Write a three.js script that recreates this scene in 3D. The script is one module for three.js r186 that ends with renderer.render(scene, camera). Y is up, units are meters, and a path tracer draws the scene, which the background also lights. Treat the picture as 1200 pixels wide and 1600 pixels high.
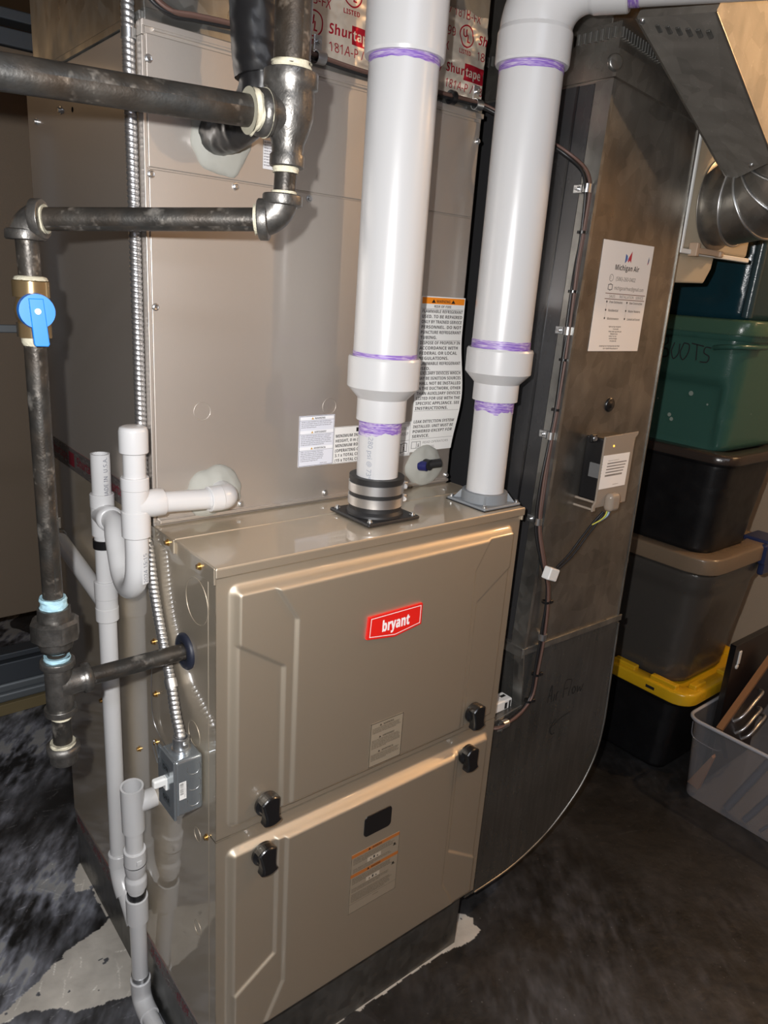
import * as THREE from 'three';
import { mergeGeometries } from 'three/addons/utils/BufferGeometryUtils.js';
import { RectAreaLightUniformsLib } from 'three/addons/lights/RectAreaLightUniformsLib.js';
import { RoundedBoxGeometry } from 'three/addons/geometries/RoundedBoxGeometry.js';

// ---------------------------------------------------------------- camera, light, exposure
const scene = new THREE.Scene();
scene.background = new THREE.Color(0x000000);
const camera = new THREE.PerspectiveCamera(69.405, 0.75, 0.02, 30);
camera.position.set(-0.3618, 1.2152, 0.7236);
camera.rotation.set(-0.2974, -0.6997, 0.0701, 'YXZ');
camera.updateMatrixWorld(true);
scene.add(camera);

const renderer = new THREE.WebGLRenderer({ antialias: true });
renderer.toneMapping = THREE.LinearToneMapping;
renderer.toneMappingExposure = 1.0;
renderer.shadowMap.enabled = true;

const lin0 = (r, g, b) => new THREE.Color().setRGB(r, g, b);
const V = (x, y, z) => new THREE.Vector3(x, y, z);
// the phone's own flash, a few centimetres up and left of the lens
const FLASH = 3.9, BULB_SIDE = 2.2, BULB = 1.1, BULB_FAR = 0.15, LED = 30;
{
  const fwd = V(0, 0, -1).applyEuler(camera.rotation), rt = V(1, 0, 0).applyEuler(camera.rotation), up = V(0, 1, 0).applyEuler(camera.rotation);
  const flash = new THREE.SpotLight(lin0(1, 0.985, 0.975), FLASH, 0, 1.25, 0.2, 2);
  flash.position.copy(camera.position).addScaledVector(rt, -0.047).addScaledVector(up, 0.035);
  flash.target.position.copy(flash.position).addScaledVector(fwd, 1).addScaledVector(rt, -0.12);
  flash.castShadow = true; flash.shadow.radius = 0.35; flash.shadow.mapSize.set(2048, 2048);
  flash.shadow.camera.near = 0.05; flash.shadow.camera.far = 8; flash.name = 'phone_flash_light';
  scene.add(flash, flash.target);
}

// cool LED batten on the ceiling behind the camera
RectAreaLightUniformsLib.init();
{
  const led = new THREE.RectAreaLight(0xe8f0ff, LED, 1.15, 0.13); led.name = 'batten_light';
  led.position.set(-0.55, 2.138, 1.7); led.rotation.set(-Math.PI / 2, 0, 0); scene.add(led);
}

// ---------------------------------------------------------------- helpers
let seed = 20240;
const rnd = () => { seed = (seed * 1664525 + 1013904223) >>> 0; return seed / 4294967296; };
const used = {};
function numbered(n) { if (!(n in used)) { used[n] = 0; return n; } used[n]++; return n + '_' + String(used[n]).padStart(3, '0'); }
function thing(name, label, category, group) {
  const g = new THREE.Group(); g.name = numbered(name); g.userData = { label, category };
  if (group) g.userData.group = group;
  scene.add(g); return g;
}
function part(name, geo, mat, parent, label) {
  const m = new THREE.Mesh(Array.isArray(geo) ? merge(geo) : geo, mat);
  m.name = name; m.castShadow = true; m.receiveShadow = true; parent.add(m);
  if (label) m.userData.label = label;
  return m;
}
function struct(name, geo, mat) { const m = part(name, geo, mat, scene); m.userData.kind = 'structure'; return m; }
function merge(list) {
  const l = list.map(g => { const n = g.index ? g.toNonIndexed() : g; for (const k of Object.keys(n.attributes)) if (!['position', 'normal', 'uv'].includes(k)) n.deleteAttribute(k); return n; });
  return mergeGeometries(l, false);
}
function boxUV(geo) {           // uv in metres, picked by the way each face points
  const g = geo.index ? geo.toNonIndexed() : geo, p = g.attributes.position, n = g.attributes.normal, uv = new Float32Array(p.count * 2);
  for (let i = 0; i < p.count; i += 3) {
    let a = 0, b = 0, c = 0;
    for (let k = 0; k < 3; k++) { a += n.getX(i + k); b += n.getY(i + k); c += n.getZ(i + k); }
    a = Math.abs(a); b = Math.abs(b); c = Math.abs(c);
    for (let k = 0; k < 3; k++) {
      const j = i + k, x = p.getX(j), y = p.getY(j), z = p.getZ(j);
      uv[2 * j] = a >= b && a >= c ? z : x; uv[2 * j + 1] = b > a && b >= c ? z : y;
    }
  }
  g.setAttribute('uv', new THREE.BufferAttribute(uv, 2)); return g;
}
function box(x0, x1, y0, y1, z0, z1, r = 0) {
  const w = x1 - x0, h = y1 - y0, d = z1 - z0;
  const g = r > 0 ? new RoundedBoxGeometry(w, h, d, 3, Math.min(r, w / 2.01, h / 2.01, d / 2.01)) : new THREE.BoxGeometry(w, h, d);
  g.translate((x0 + x1) / 2, (y0 + y1) / 2, (z0 + z1) / 2); return boxUV(g);
}
const QY = V(0, 1, 0);
function lathe(a, dir, prof, seg = 32) {       // prof: [distance along dir, radius]
  const g = new THREE.LatheGeometry(prof.map(([t, r]) => new THREE.Vector2(Math.max(r, 1e-5), t)), seg);
  const uv = g.attributes.uv, ps = g.attributes.position, rm = Math.max(...prof.map(q => q[1]));
  for (let i = 0; i < uv.count; i++) uv.setXY(i, uv.getX(i) * 6.2832 * rm, ps.getY(i) + 0.13 * Math.round(40 * (a.x + a.y)));
  g.applyQuaternion(new THREE.Quaternion().setFromUnitVectors(QY, dir.clone().normalize())); g.translate(a.x, a.y, a.z); return g;
}
function rod(a, b, r, seg = 24) { const d = b.clone().sub(a), L = d.length(); return lathe(a, d, [[0, 0], [0, r], [L, r], [L, 0]].flatMap((q, i) => i === 1 ? [q, q] : i === 2 ? [q, q] : [q]), seg); }
function pipe(a, b, r, ri, seg = 32) { const L = b.distanceTo(a); return lathe(a, b.clone().sub(a), [[0, ri], [0, ri], [0, r], [0, r], [L, r], [L, r], [L, ri], [L, ri], [0, ri]], seg); }
function crisp(pr) { return pr.flatMap((q, i) => i && i < pr.length - 1 ? [q, q] : [q]); }   // doubles inner points: hard edges
function sweep(points, rad, n = 120, m = 16, caps = true) {   // rad: number or (s metres, angle, t)
  const curve = Array.isArray(points) ? new THREE.CatmullRomCurve3(points, false, 'centripetal') : points;
  const L = curve.getLength(), pos = [], uv = [], idx = [];
  let prevT = null, N = null;
  for (let i = 0; i <= n; i++) {
    const t = i / n, p = curve.getPointAt(t), T = curve.getTangentAt(t);
    if (!N) { N = Math.abs(T.y) < 0.9 ? V(0, 1, 0) : V(1, 0, 0); N.addScaledVector(T, -N.dot(T)).normalize(); }
    else { const q = new THREE.Quaternion().setFromUnitVectors(prevT, T); N.applyQuaternion(q).addScaledVector(T, -N.dot(T)).normalize(); }
    prevT = T.clone(); const Bn = T.clone().cross(N);
    for (let j = 0; j <= m; j++) {
      const a = j / m * Math.PI * 2, r = typeof rad === 'function' ? rad(t * L, a, t) : rad;
      pos.push(p.x + r * (Math.cos(a) * N.x + Math.sin(a) * Bn.x), p.y + r * (Math.cos(a) * N.y + Math.sin(a) * Bn.y), p.z + r * (Math.cos(a) * N.z + Math.sin(a) * Bn.z));
      uv.push(a * 0.012, t * L);
    }
  }
  for (let i = 0; i < n; i++) for (let j = 0; j < m; j++) { const a = i * (m + 1) + j, b = a + m + 1; idx.push(a, a + 1, b, b, a + 1, b + 1); }
  const g = new THREE.BufferGeometry(); g.setAttribute('position', new THREE.Float32BufferAttribute(pos, 3)); g.setAttribute('uv', new THREE.Float32BufferAttribute(uv, 2)); g.setIndex(idx); g.computeVertexNormals();
  if (!caps) return g;
  const out = [g];
  for (const e of [0, 1]) {
    const r = typeof rad === 'function' ? rad(e * L, 0, e) : rad, c = new THREE.CircleGeometry(r, m), T = curve.getTangentAt(e).multiplyScalar(e ? 1 : -1);
    c.applyQuaternion(new THREE.Quaternion().setFromUnitVectors(V(0, 0, 1), T)); const p = curve.getPointAt(e); c.translate(p.x, p.y, p.z); out.push(c);
  }
  return merge(out);
}
function prism(pts, depth, bevel = 0) {          // polygon in x, y, extruded along +z from 0
  const s = new THREE.Shape(pts.map(p => new THREE.Vector2(p[0], p[1])));
  const g = new THREE.ExtrudeGeometry(s, { depth: depth - 2 * bevel, bevelEnabled: bevel > 0, bevelSize: bevel, bevelThickness: bevel, bevelOffset: -bevel, bevelSegments: 2, curveSegments: 8 });
  if (bevel) g.translate(0, 0, bevel); return boxUV(g);
}
function hexHead(c, dir, r, h) {                 // sheet metal screw: washer and hexagonal head
  return merge([lathe(c, dir, crisp([[0, 0], [0, r * 1.45], [h * 0.25, r * 1.45], [h * 0.3, 0]]), 18), lathe(c, dir, crisp([[0, 0], [0, r], [h, r], [h * 0.92, r * 0.6], [h * 0.92, 0]]), 6)]);
}
function ribbon(paths, w, z, normal = 'z') {     // flat marker strokes lying on a face
  const pos = [], idx = [];
  for (const q of paths) {
    const cv = q.length > 2 ? new THREE.CatmullRomCurve3(q.map(p => V(p[0], p[1], 0)), false, 'centripetal').getPoints(q.length * 6) : q.map(p => V(p[0], p[1], 0));
    const b0 = pos.length / 3;
    cv.forEach((p, i) => {
      const a = cv[Math.max(0, i - 1)], b = cv[Math.min(cv.length - 1, i + 1)], d = b.clone().sub(a).normalize(), nx = -d.y * w / 2, ny = d.x * w / 2;
      for (const s of [1, -1]) normal === 'z' ? pos.push(p.x + s * nx, p.y + s * ny, z) : pos.push(z, p.y + s * ny, p.x + s * nx);
    });
    for (let i = 0; i < cv.length - 1; i++) { const a = b0 + 2 * i; normal === 'z' ? idx.push(a, a + 1, a + 2, a + 2, a + 1, a + 3) : idx.push(a, a + 2, a + 1, a + 2, a + 3, a + 1); }
  }
  const g = new THREE.BufferGeometry(); g.setAttribute('position', new THREE.Float32BufferAttribute(pos, 3)); g.setIndex(idx); g.computeVertexNormals();
  g.setAttribute('uv', new THREE.Float32BufferAttribute(new Float32Array(pos.length / 3 * 2), 2)); return g;
}
function rrect(x0, x1, z0, z1, r, n = 6) {       // ring of points, rounded rectangle in x, z
  const out = []; const C = [[x1 - r, z1 - r, 0], [x0 + r, z1 - r, 1], [x0 + r, z0 + r, 2], [x1 - r, z0 + r, 3]];
  for (const [cx, cz, k] of C) for (let i = 0; i <= n; i++) { const a = (k + i / n) * Math.PI / 2; out.push([cx + r * Math.cos(a), cz + r * Math.sin(a)]); }
  const dense = [];                                // straight runs get points too
  out.forEach((p, i) => { const q = out[(i + 1) % out.length], L = Math.hypot(q[0] - p[0], q[1] - p[1]), k = Math.max(1, Math.round(L / 0.02)); for (let j = 0; j < k; j++) dense.push([p[0] + (q[0] - p[0]) * j / k, p[1] + (q[1] - p[1]) * j / k]); });
  return dense;
}
function loft(rings, capB = true, capT = true) { // rings: arrays of Vector3, all of one length
  const n = rings[0].length, pos = [], idx = [];
  for (const r of rings) for (const p of r) pos.push(p.x, p.y, p.z);
  for (let i = 0; i < rings.length - 1; i++) for (let j = 0; j < n; j++) { const a = i * n + j, b = i * n + (j + 1) % n; idx.push(a, a + n, b, b, a + n, b + n); }
  const cap = (ri, flip) => { const b0 = pos.length / 3, c = V(0, 0, 0); for (const p of rings[ri]) { c.add(p); pos.push(p.x, p.y, p.z); } c.divideScalar(n); pos.push(c.x, c.y, c.z); for (let j = 0; j < n; j++) flip ? idx.push(b0 + n, b0 + j, b0 + (j + 1) % n) : idx.push(b0 + n, b0 + (j + 1) % n, b0 + j); };
  if (capB) cap(0, true); if (capT) cap(rings.length - 1, false);
  const g = new THREE.BufferGeometry(); g.setAttribute('position', new THREE.Float32BufferAttribute(pos, 3)); g.setIndex(idx); g.computeVertexNormals();
  g.setAttribute('uv', new THREE.Float32BufferAttribute(new Float32Array(pos.length / 3 * 2), 2));
  return boxUV(g);
}

// ---------------------------------------------------------------- noise and textures
const PERM = Array.from({ length: 4096 }, () => rnd());
const hsh = (x, y, s) => PERM[((x * 73856093) ^ (y * 19349663) ^ (s * 83492791)) & 4095];
function vn(x, y, per, s) {
  const xi = Math.floor(x), yi = Math.floor(y), fx = x - xi, fy = y - yi, u = fx * fx * (3 - 2 * fx), v = fy * fy * (3 - 2 * fy), m = k => ((k % per) + per) % per;
  const a = hsh(m(xi), m(yi), s), b = hsh(m(xi + 1), m(yi), s), c = hsh(m(xi), m(yi + 1), s), d = hsh(m(xi + 1), m(yi + 1), s);
  return a + (b - a) * u + (c - a) * v + (a - b - c + d) * u * v;
}
function fbm(u, v, base, oct, s) { let a = 0, w = 0.5, t = 0; for (let o = 0; o < oct; o++) { const f = base << o; a += w * vn(u * f, v * f, f, s + o); t += w; w *= 0.55; } return a / t; }
function tex(n, fn, srgb, metres) {
  const d = new Uint8Array(n * n * 4);
  for (let j = 0; j < n; j++) for (let i = 0; i < n; i++) { const c = fn(i / n, j / n), k = 4 * (j * n + i); const q = Array.isArray(c) ? c : [c, c, c]; for (let e = 0; e < 3; e++) d[k + e] = Math.max(0, Math.min(255, q[e] * 255)); d[k + 3] = 255; }
  const t = new THREE.DataTexture(d, n, n); t.magFilter = THREE.LinearFilter; t.minFilter = THREE.LinearMipmapLinearFilter; t.generateMipmaps = true; t.wrapS = t.wrapT = THREE.RepeatWrapping;
  if (srgb) t.colorSpace = THREE.SRGBColorSpace; t.repeat.set(1 / metres, 1 / metres); t.needsUpdate = true; return t;
}
function canvasTex(w, h, draw) {
  const c = document.createElement('canvas'); c.width = w; c.height = h; const g = c.getContext('2d'); draw(g, w, h);
  const t = new THREE.CanvasTexture(c); t.colorSpace = THREE.SRGBColorSpace; t.anisotropy = 8; return t;
}
const std = o => new THREE.MeshStandardMaterial(o), phy = o => new THREE.MeshPhysicalMaterial(o);
const lin = (r, g, b) => new THREE.Color().setRGB(r, g, b);

// galvanised zinc: angular crystal patches
const cells = Array.from({ length: 420 }, () => [rnd(), rnd(), rnd()]);
const grid = {}; cells.forEach((c, i) => { const k = Math.floor(c[0] * 16) + ',' + Math.floor(c[1] * 16); (grid[k] ||= []).push(i); });
function spangle(u, v) {
  const gx = Math.floor(u * 16), gy = Math.floor(v * 16); let best = 9, id = 0;
  for (let a = -1; a <= 1; a++) for (let b = -1; b <= 1; b++) for (const i of grid[((gx + a + 16) % 16) + ',' + ((gy + b + 16) % 16)] || []) {
    let dx = Math.abs(cells[i][0] - u), dy = Math.abs(cells[i][1] - v); dx = Math.min(dx, 1 - dx); dy = Math.min(dy, 1 - dy); const d = dx * dx + dy * dy; if (d < best) { best = d; id = i; }
  }
  return cells[id][2];
}
const galvColor = tex(512, (u, v) => { const s = 0.60 + 0.06 * (spangle(u, v) - 0.5) + 0.18 * (fbm(u, v, 4, 5, 3) - 0.5) + 0.05 * (vn(u * 40, v * 10, 4096, 8) - 0.5); return [s, s * 0.995, s * 0.97]; }, true, 0.35);
const galvRough = tex(512, (u, v) => 0.50 + 0.12 * (spangle(u, v) - 0.5) + 0.5 * (fbm(u, v, 5, 4, 21) - 0.5), false, 0.35);
const grainRough = tex(256, (u, v) => 0.5 + 0.35 * (fbm(u, v, 8, 5, 31) - 0.5), false, 0.3);
const fineBump = tex(256, (u, v) => fbm(u, v, 64, 3, 41), false, 0.12);
const M = {
  paint: phy({ color: lin(0.64, 0.56, 0.445), metalness: 0.93, roughness: 0.57, clearcoat: 1.0, clearcoatRoughness: 0.04, bumpMap: fineBump, bumpScale: 0.00003 }),
  coilPaint: phy({ color: lin(0.62, 0.570, 0.520), metalness: 0.92, roughness: 0.52, clearcoat: 0.8, clearcoatRoughness: 0.10, bumpMap: fineBump, bumpScale: 0.00003 }),
  galv: std({ color: 0xffffff, map: galvColor, roughnessMap: galvRough, roughness: 0.8, metalness: 0.92 }),
  galvDull: std({ color: 0xc8c8c8, map: galvColor, roughnessMap: galvRough, roughness: 0.95, metalness: 0.85 }),
  zinc: std({ color: lin(0.62, 0.63, 0.64), metalness: 0.95, roughness: 0.3 }),
  steel: std({ color: lin(0.66, 0.66, 0.67), metalness: 0.95, roughness: 0.36 }),
  boxzinc: std({ color: lin(0.36, 0.40, 0.43), metalness: 0.75, roughness: 0.42, roughnessMap: grainRough }),
  brass: std({ color: lin(0.72, 0.47, 0.18), metalness: 1, roughness: 0.28 }),
  oldbrass: std({ color: lin(0.50, 0.36, 0.19), metalness: 0.85, roughness: 0.42, roughnessMap: grainRough }),
  pvc: phy({ color: lin(0.57, 0.57, 0.575), roughness: 0.30, clearcoat: 0.25, clearcoatRoughness: 0.25 }),
  purple: std({ color: lin(0.34, 0.22, 0.62), roughness: 0.45 }),
  blackPlastic: phy({ color: lin(0.008, 0.008, 0.009), roughness: 0.28, clearcoat: 0.4, clearcoatRoughness: 0.2 }),
  rubber: std({ color: lin(0.014, 0.014, 0.015), roughness: 0.5 }),
  navyRubber: std({ color: lin(0.012, 0.015, 0.028), roughness: 0.5 }),
  greyPlastic: std({ color: lin(0.20, 0.215, 0.23), roughness: 0.45 }),
  blue: phy({ color: lin(0.012, 0.20, 0.75), roughness: 0.35, clearcoat: 0.3 }),
  white: std({ color: lin(0.72, 0.72, 0.70), roughness: 0.5 }),
  wireBrown: std({ color: lin(0.085, 0.046, 0.036), roughness: 0.5 }),
  wireBlack: std({ color: lin(0.012, 0.012, 0.013), roughness: 0.42 }),
  marker: std({ color: lin(0.008, 0.008, 0.009), roughness: 0.7 }),
  dark: std({ color: lin(0.006, 0.006, 0.006), roughness: 0.9 }),
  cream: std({ color: lin(0.50, 0.47, 0.36), roughness: 0.7, bumpMap: fineBump, bumpScale: 0.0006 }),
  blueDope: std({ color: lin(0.36, 0.58, 0.68), roughness: 0.7, bumpMap: fineBump, bumpScale: 0.0006 }),
  putty: std({ color: lin(0.42, 0.42, 0.38), roughness: 0.55, bumpMap: fineBump, bumpScale: 0.0004 }),
};
{   // black iron pipe: mill scale with brown and pale rubbed patches
  const c = tex(512, (u, v) => { const a = fbm(u, v, 6, 5, 51), b = fbm(u, v, 3, 4, 61), p = Math.max(0, fbm(u, v, 9, 4, 71) - 0.64) * 3.0; const s = 0.235 + 0.16 * (a - 0.5); return [s * (1.06 + 0.3 * (b - 0.5)) + p * 0.6, s + p * 0.58, s * (0.93 - 0.25 * (b - 0.5)) + p * 0.55]; }, true, 0.14);
  const r = tex(256, (u, v) => 0.42 + 0.4 * (fbm(u, v, 8, 4, 81) - 0.5), false, 0.14);
  M.iron = std({ map: c, roughnessMap: r, roughness: 1, metalness: 0.55, bumpMap: fineBump, bumpScale: 0.0002 });
  const cc = tex(256, (u, v) => { const a = fbm(u, v, 8, 5, 91), p = Math.max(0, fbm(u, v, 4, 4, 95) - 0.55); const s = 0.42 + 0.22 * (a - 0.5) + 0.5 * p; return [s * 1.02, s, s * 0.97]; }, true, 0.08);
  M.castIron = std({ map: cc, roughness: 1, roughnessMap: r, metalness: 0.82, bumpMap: fineBump, bumpScale: 0.00018 });
}
const W = 0.5331, T = 0.8942, S = 0.5100, B = 0.1381, CZ = -0.1723, CT = 1.4729, D = 0.6347;   // furnace width, top, door split, bottom; coil front, coil top; depth

// ---------------------------------------------------------------- the room
const floorTex = (() => {     // black floor paint, scuffs, and bare concrete where the paint never went or wore away; 1 px = 2 mm
  const N = 2048, X0 = -1.3, Z0 = -2.6, SZ = 4.2, d = new Uint8Array(N * N * 4);
  const inside = (px, pz, poly) => { let r = false; for (let i = 0, j = poly.length - 1; i < poly.length; j = i++) { const [a, b] = poly[i], [c, e] = poly[j]; if ((b > pz) !== (e > pz) && px < (c - a) * (pz - b) / (e - b) + a) r = !r; } return r; };
  const bare = [
    [[0.03, -0.655], [-0.005, -0.62], [-0.031, -0.591], [-0.027, -0.56], [-0.004, -0.547], [0.002, -0.46], [0.06, -0.45]],
    [[0.06, -0.45], [-0.002, -0.452], [-0.04, -0.437], [-0.09, -0.424], [-0.144, -0.39], [-0.19, -0.371], [-0.25, -0.35], [-0.32, -0.33], [-0.33, -0.30], [-0.215, -0.342], [-0.157, -0.34], [-0.105, -0.303], [-0.056, -0.289], [-0.016, -0.268], [0.06, -0.25]],
    [[0.56, -0.09], [0.583, -0.06], [0.592, -0.047], [0.58, -0.035], [0.586, -0.017], [0.555, -0.009], [0.525, -0.013], [0.47, -0.019], [0.40, -0.0195], [0.282, -0.020], [0.10, -0.021], [0.10, -0.05]],
  ];
  const scr = []; for (let i = 0; i < 700; i++) scr.push([-0.6 + rnd() * 0.65, -1.2 + rnd() * 1.3, 1.8 + rnd() * 1.7, 0.004 + rnd() * 0.035, 0.0006, 0.3 + rnd() * 0.9]);
  for (let i = 0; i < 420; i++) scr.push([X0 + rnd() * SZ, Z0 + rnd() * SZ, rnd() * 3.14, 0.01 + rnd() * 0.09, 0.0004 + rnd() * 0.0009, rnd()]);
  const img = new Float32Array(N * N * 3);
  for (let j = 0; j < N; j++) for (let i = 0; i < N; i++) {
    const u = i / N, v = j / N, x = X0 + u * SZ, z = Z0 + v * SZ;
    const a = fbm(u, v, 10, 6, 101), b = fbm(u, v, 40, 4, 111), c = fbm(u, v, 160, 3, 121), st = fbm(u * 1.0 + v * 0.6, v * 0.3, 48, 4, 131), fs = fbm(u * 0.8 + v * 0.6, (v * 0.8 - u * 0.6) * 0.34, 300, 4, 133), ms = fbm(u, v, 14, 4, 137);
    let s = (x > 0.3 ? 0.128 : 0.15) + 0.10 * (a - 0.5) + 0.09 * (b - 0.5) + 0.06 * (c - 0.5), k = [s * 1.02, s, s * 1.0];
    const left = x + 0.5 * (ms - 0.5) < 0.22, sc = Math.max(0, (left ? 2.1 : 0.34) * (fs * 0.55 + b * 0.45 - 0.34) * Math.max(0, ms - (left ? 0.30 : 0.40)) * 3.0); k = k.map((q, e) => Math.min(0.62, q + sc * [0.97, 1.0, 1.09][e]));
    if (hsh(i, j, 7) > 0.9988) k = k.map(q => q + 0.28 * hsh(j, i, 9));
    const wx = x + 0.030 * (fbm(u, v, 90, 5, 141) - 0.5), wz = z + 0.030 * (fbm(u, v, 90, 5, 151) - 0.5);
    if (bare.some(p => inside(wx, wz, p)) && !(c > 0.70 && b > 0.52)) { const q = 0.76 + 0.20 * (a - 0.5) + 0.18 * (b - 0.5) + 0.26 * (st - 0.5) + 0.10 * (c - 0.5); k = [q * 1.0, q * 0.97, q * 0.92]; }
    const o = 3 * (j * N + i); img[o] = k[0]; img[o + 1] = k[1]; img[o + 2] = k[2];
  }
  for (const [sx, sz, an, L, w, al] of scr) { const n = Math.ceil(L / 0.001); for (let i = 0; i < n; i++) { const x = sx + Math.cos(an + i * 0.002) * i * 0.001, z = sz + Math.sin(an + i * 0.002) * i * 0.001, I = Math.floor((x - X0) / SZ * N), J = Math.floor((z - Z0) / SZ * N); if (I < 0 || J < 0 || I >= N || J >= N) continue; const o = 3 * (J * N + I); for (let e = 0; e < 3; e++) img[o + e] += 0.13 * al * hsh(i, L * 9999 | 0, 3); } }
  for (let i = 0; i < N * N; i++) { for (let e = 0; e < 3; e++) d[4 * i + e] = Math.max(0, Math.min(255, img[3 * i + e] * 255)); d[4 * i + 3] = 255; }
  const t = new THREE.DataTexture(d, N, N); t.colorSpace = THREE.SRGBColorSpace; t.magFilter = THREE.LinearFilter; t.minFilter = THREE.LinearMipmapLinearFilter; t.generateMipmaps = true; t.wrapS = t.wrapT = THREE.RepeatWrapping;
  t.repeat.set(1 / SZ, 1 / SZ); t.offset.set(-X0 / SZ, -Z0 / SZ); t.needsUpdate = true; return t;
})();
const floorRough = tex(512, (u, v) => 0.62 + 0.45 * (fbm(u, v, 6, 6, 161) - 0.5), false, 0.9);
const floorBump = tex(512, (u, v) => fbm(u, v, 12, 6, 171), false, 0.5);
struct('floor', box(-2.3, 2.3, -0.1, 0, -3.7, 3.3), std({ map: floorTex, roughnessMap: floorRough, roughness: 0.85, bumpMap: floorBump, bumpScale: 0.0025 }));
const wallTan = std({ color: lin(0.42, 0.33, 0.24), roughness: 0.85, bumpMap: fineBump, bumpScale: 0.0005 });
const wallBlock = std({ color: lin(0.30, 0.295, 0.28), roughness: 0.9, bumpMap: fineBump, bumpScale: 0.001 });
const joist = std({ color: lin(0.27, 0.19, 0.12), roughness: 0.85 });
struct('ceiling', box(-2.3, 2.3, 2.2, 2.3, -3.7, 3.3), joist);
struct('wall_right', box(2.05, 2.3, 0, 2.2, -3.7, 3.3), wallTan);
struct('wall_left', box(-2.3, -2.2, 0, 2.2, -3.7, 3.3), wallBlock);
struct('wall_far', box(-2.2, 2.05, 0, 2.2, -3.7, -3.6), wallBlock);
struct('wall_front', box(-2.2, 2.05, 0, 2.2, 3.2, 3.3), wallTan);
{   // low partition of tan boards behind the furnace: boards, joint strip, steel rails, wooden sill
  const g = new THREE.Group(); g.name = 'wall_back'; g.userData.kind = 'structure'; scene.add(g);
  const tan = std({ color: lin(0.165, 0.125, 0.088), roughness: 0.7, bumpMap: fineBump, bumpScale: 0.0003 });
  const rail = std({ color: lin(0.10, 0.115, 0.135), roughness: 0.45, metalness: 0.5 });
  const railPale = std({ color: lin(0.21, 0.235, 0.255), roughness: 0.45, metalness: 0.5 });
  part('board', box(-0.2, 1.3, 0.286, 1.042, -1.345, -1.312, 0.002), tan, g);
  part('board', box(-0.2, 1.3, 1.058, 1.67, -1.345, -1.312, 0.002), tan, g);
  part('joint_strip', box(-0.2, 1.3, 1.040, 1.060, -1.318, -1.309, 0.003), railPale, g, 'pale metal strip between the boards');
  for (const x of [-0.24, 1.3]) part('post', box(x, x + 0.04, 0, 1.75, -1.36, -1.31, 0.003), rail, g);
  part('top_rail', box(-0.2, 1.3, 1.672, 1.708, -1.36, -1.303, 0.003), rail, g); part('top_rail', box(-0.2, 1.3, 1.722, 1.745, -1.36, -1.295, 0.003), rail, g);
  part('base_rail', box(-0.2, 1.3, 0.165, 0.182, -1.35, -1.30, 0.003), rail, g); part('base_rail', box(-0.2, 1.3, 0.09, 0.152, -1.35, -1.305, 0.004), rail, g);
  part('lower_rail', box(-0.2, 1.3, 0.034, 0.062, -1.35, -1.300, 0.008), railPale, g); part('lower_rail', box(-0.2, 1.3, 0.058, 0.088, -1.35, -1.308, 0.010), railPale, g);
  part('sill_board', box(-0.2, 1.3, 0.0, 0.034, -1.35, -1.292, 0.002), std({ color: lin(0.20, 0.155, 0.075), roughness: 0.6 }), g, 'thin wooden sill on the floor');
}
{
  const g = thing('ceiling_light', 'white LED batten fixed across the ceiling behind the camera', 'lamp');
  part('housing', box(-1.14, 0.04, 2.15, 2.2, 1.615, 1.785, 0.006), std({ color: lin(0.75, 0.75, 0.75), roughness: 0.5 }), g);
  part('diffuser', box(-1.125, 0.025, 2.141, 2.151, 1.635, 1.765, 0.003), std({ color: lin(0.8, 0.8, 0.8), emissive: lin(0.82, 0.9, 1), emissiveIntensity: 1.2, roughness: 0.5 }), g);
}
function bulb(x, y, z, I, label) {
  const g = thing('ceiling_lamp', label, 'lamp');
  const top = 2.2;
  part('lamp_holder', lathe(V(x, top, z), V(0, -1, 0), crisp([[0, 0], [0, 0.055], [0.018, 0.05], [0.022, 0.026], [top - y - 0.045, 0.022], [top - y - 0.045, 0]])), M.white, g);
  const b = part('light_bulb', lathe(V(x, y - 0.05, z), V(0, 1, 0), [[0, 0], [0.004, 0.016], [0.014, 0.026], [0.03, 0.031], [0.05, 0.028], [0.07, 0.018], [0.095, 0.013], [0.095, 0]]), std({ color: lin(0.9, 0.85, 0.75), emissive: lin(1, 0.66, 0.34), emissiveIntensity: I * 14, roughness: 0.4 }), g);
  const l = new THREE.PointLight(lin(1, 0.64, 0.33), I, 0, 2); l.position.set(x, y - 0.02, z); l.castShadow = true; l.shadow.radius = 1.4; l.shadow.mapSize.set(2048, 2048); g.add(l); l.name = 'bulb_light';
}
bulb(1.86, 2.0, 0.62, BULB_SIDE, 'bare warm light bulb on the ceiling in front of the stacked totes');
bulb(1.7, 2.05, 2.1, BULB, 'bare warm light bulb on the ceiling behind the camera');
bulb(-1.0, 2.0, -3.0, BULB_FAR, 'bare warm light bulb on the ceiling of the dark far room');

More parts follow.
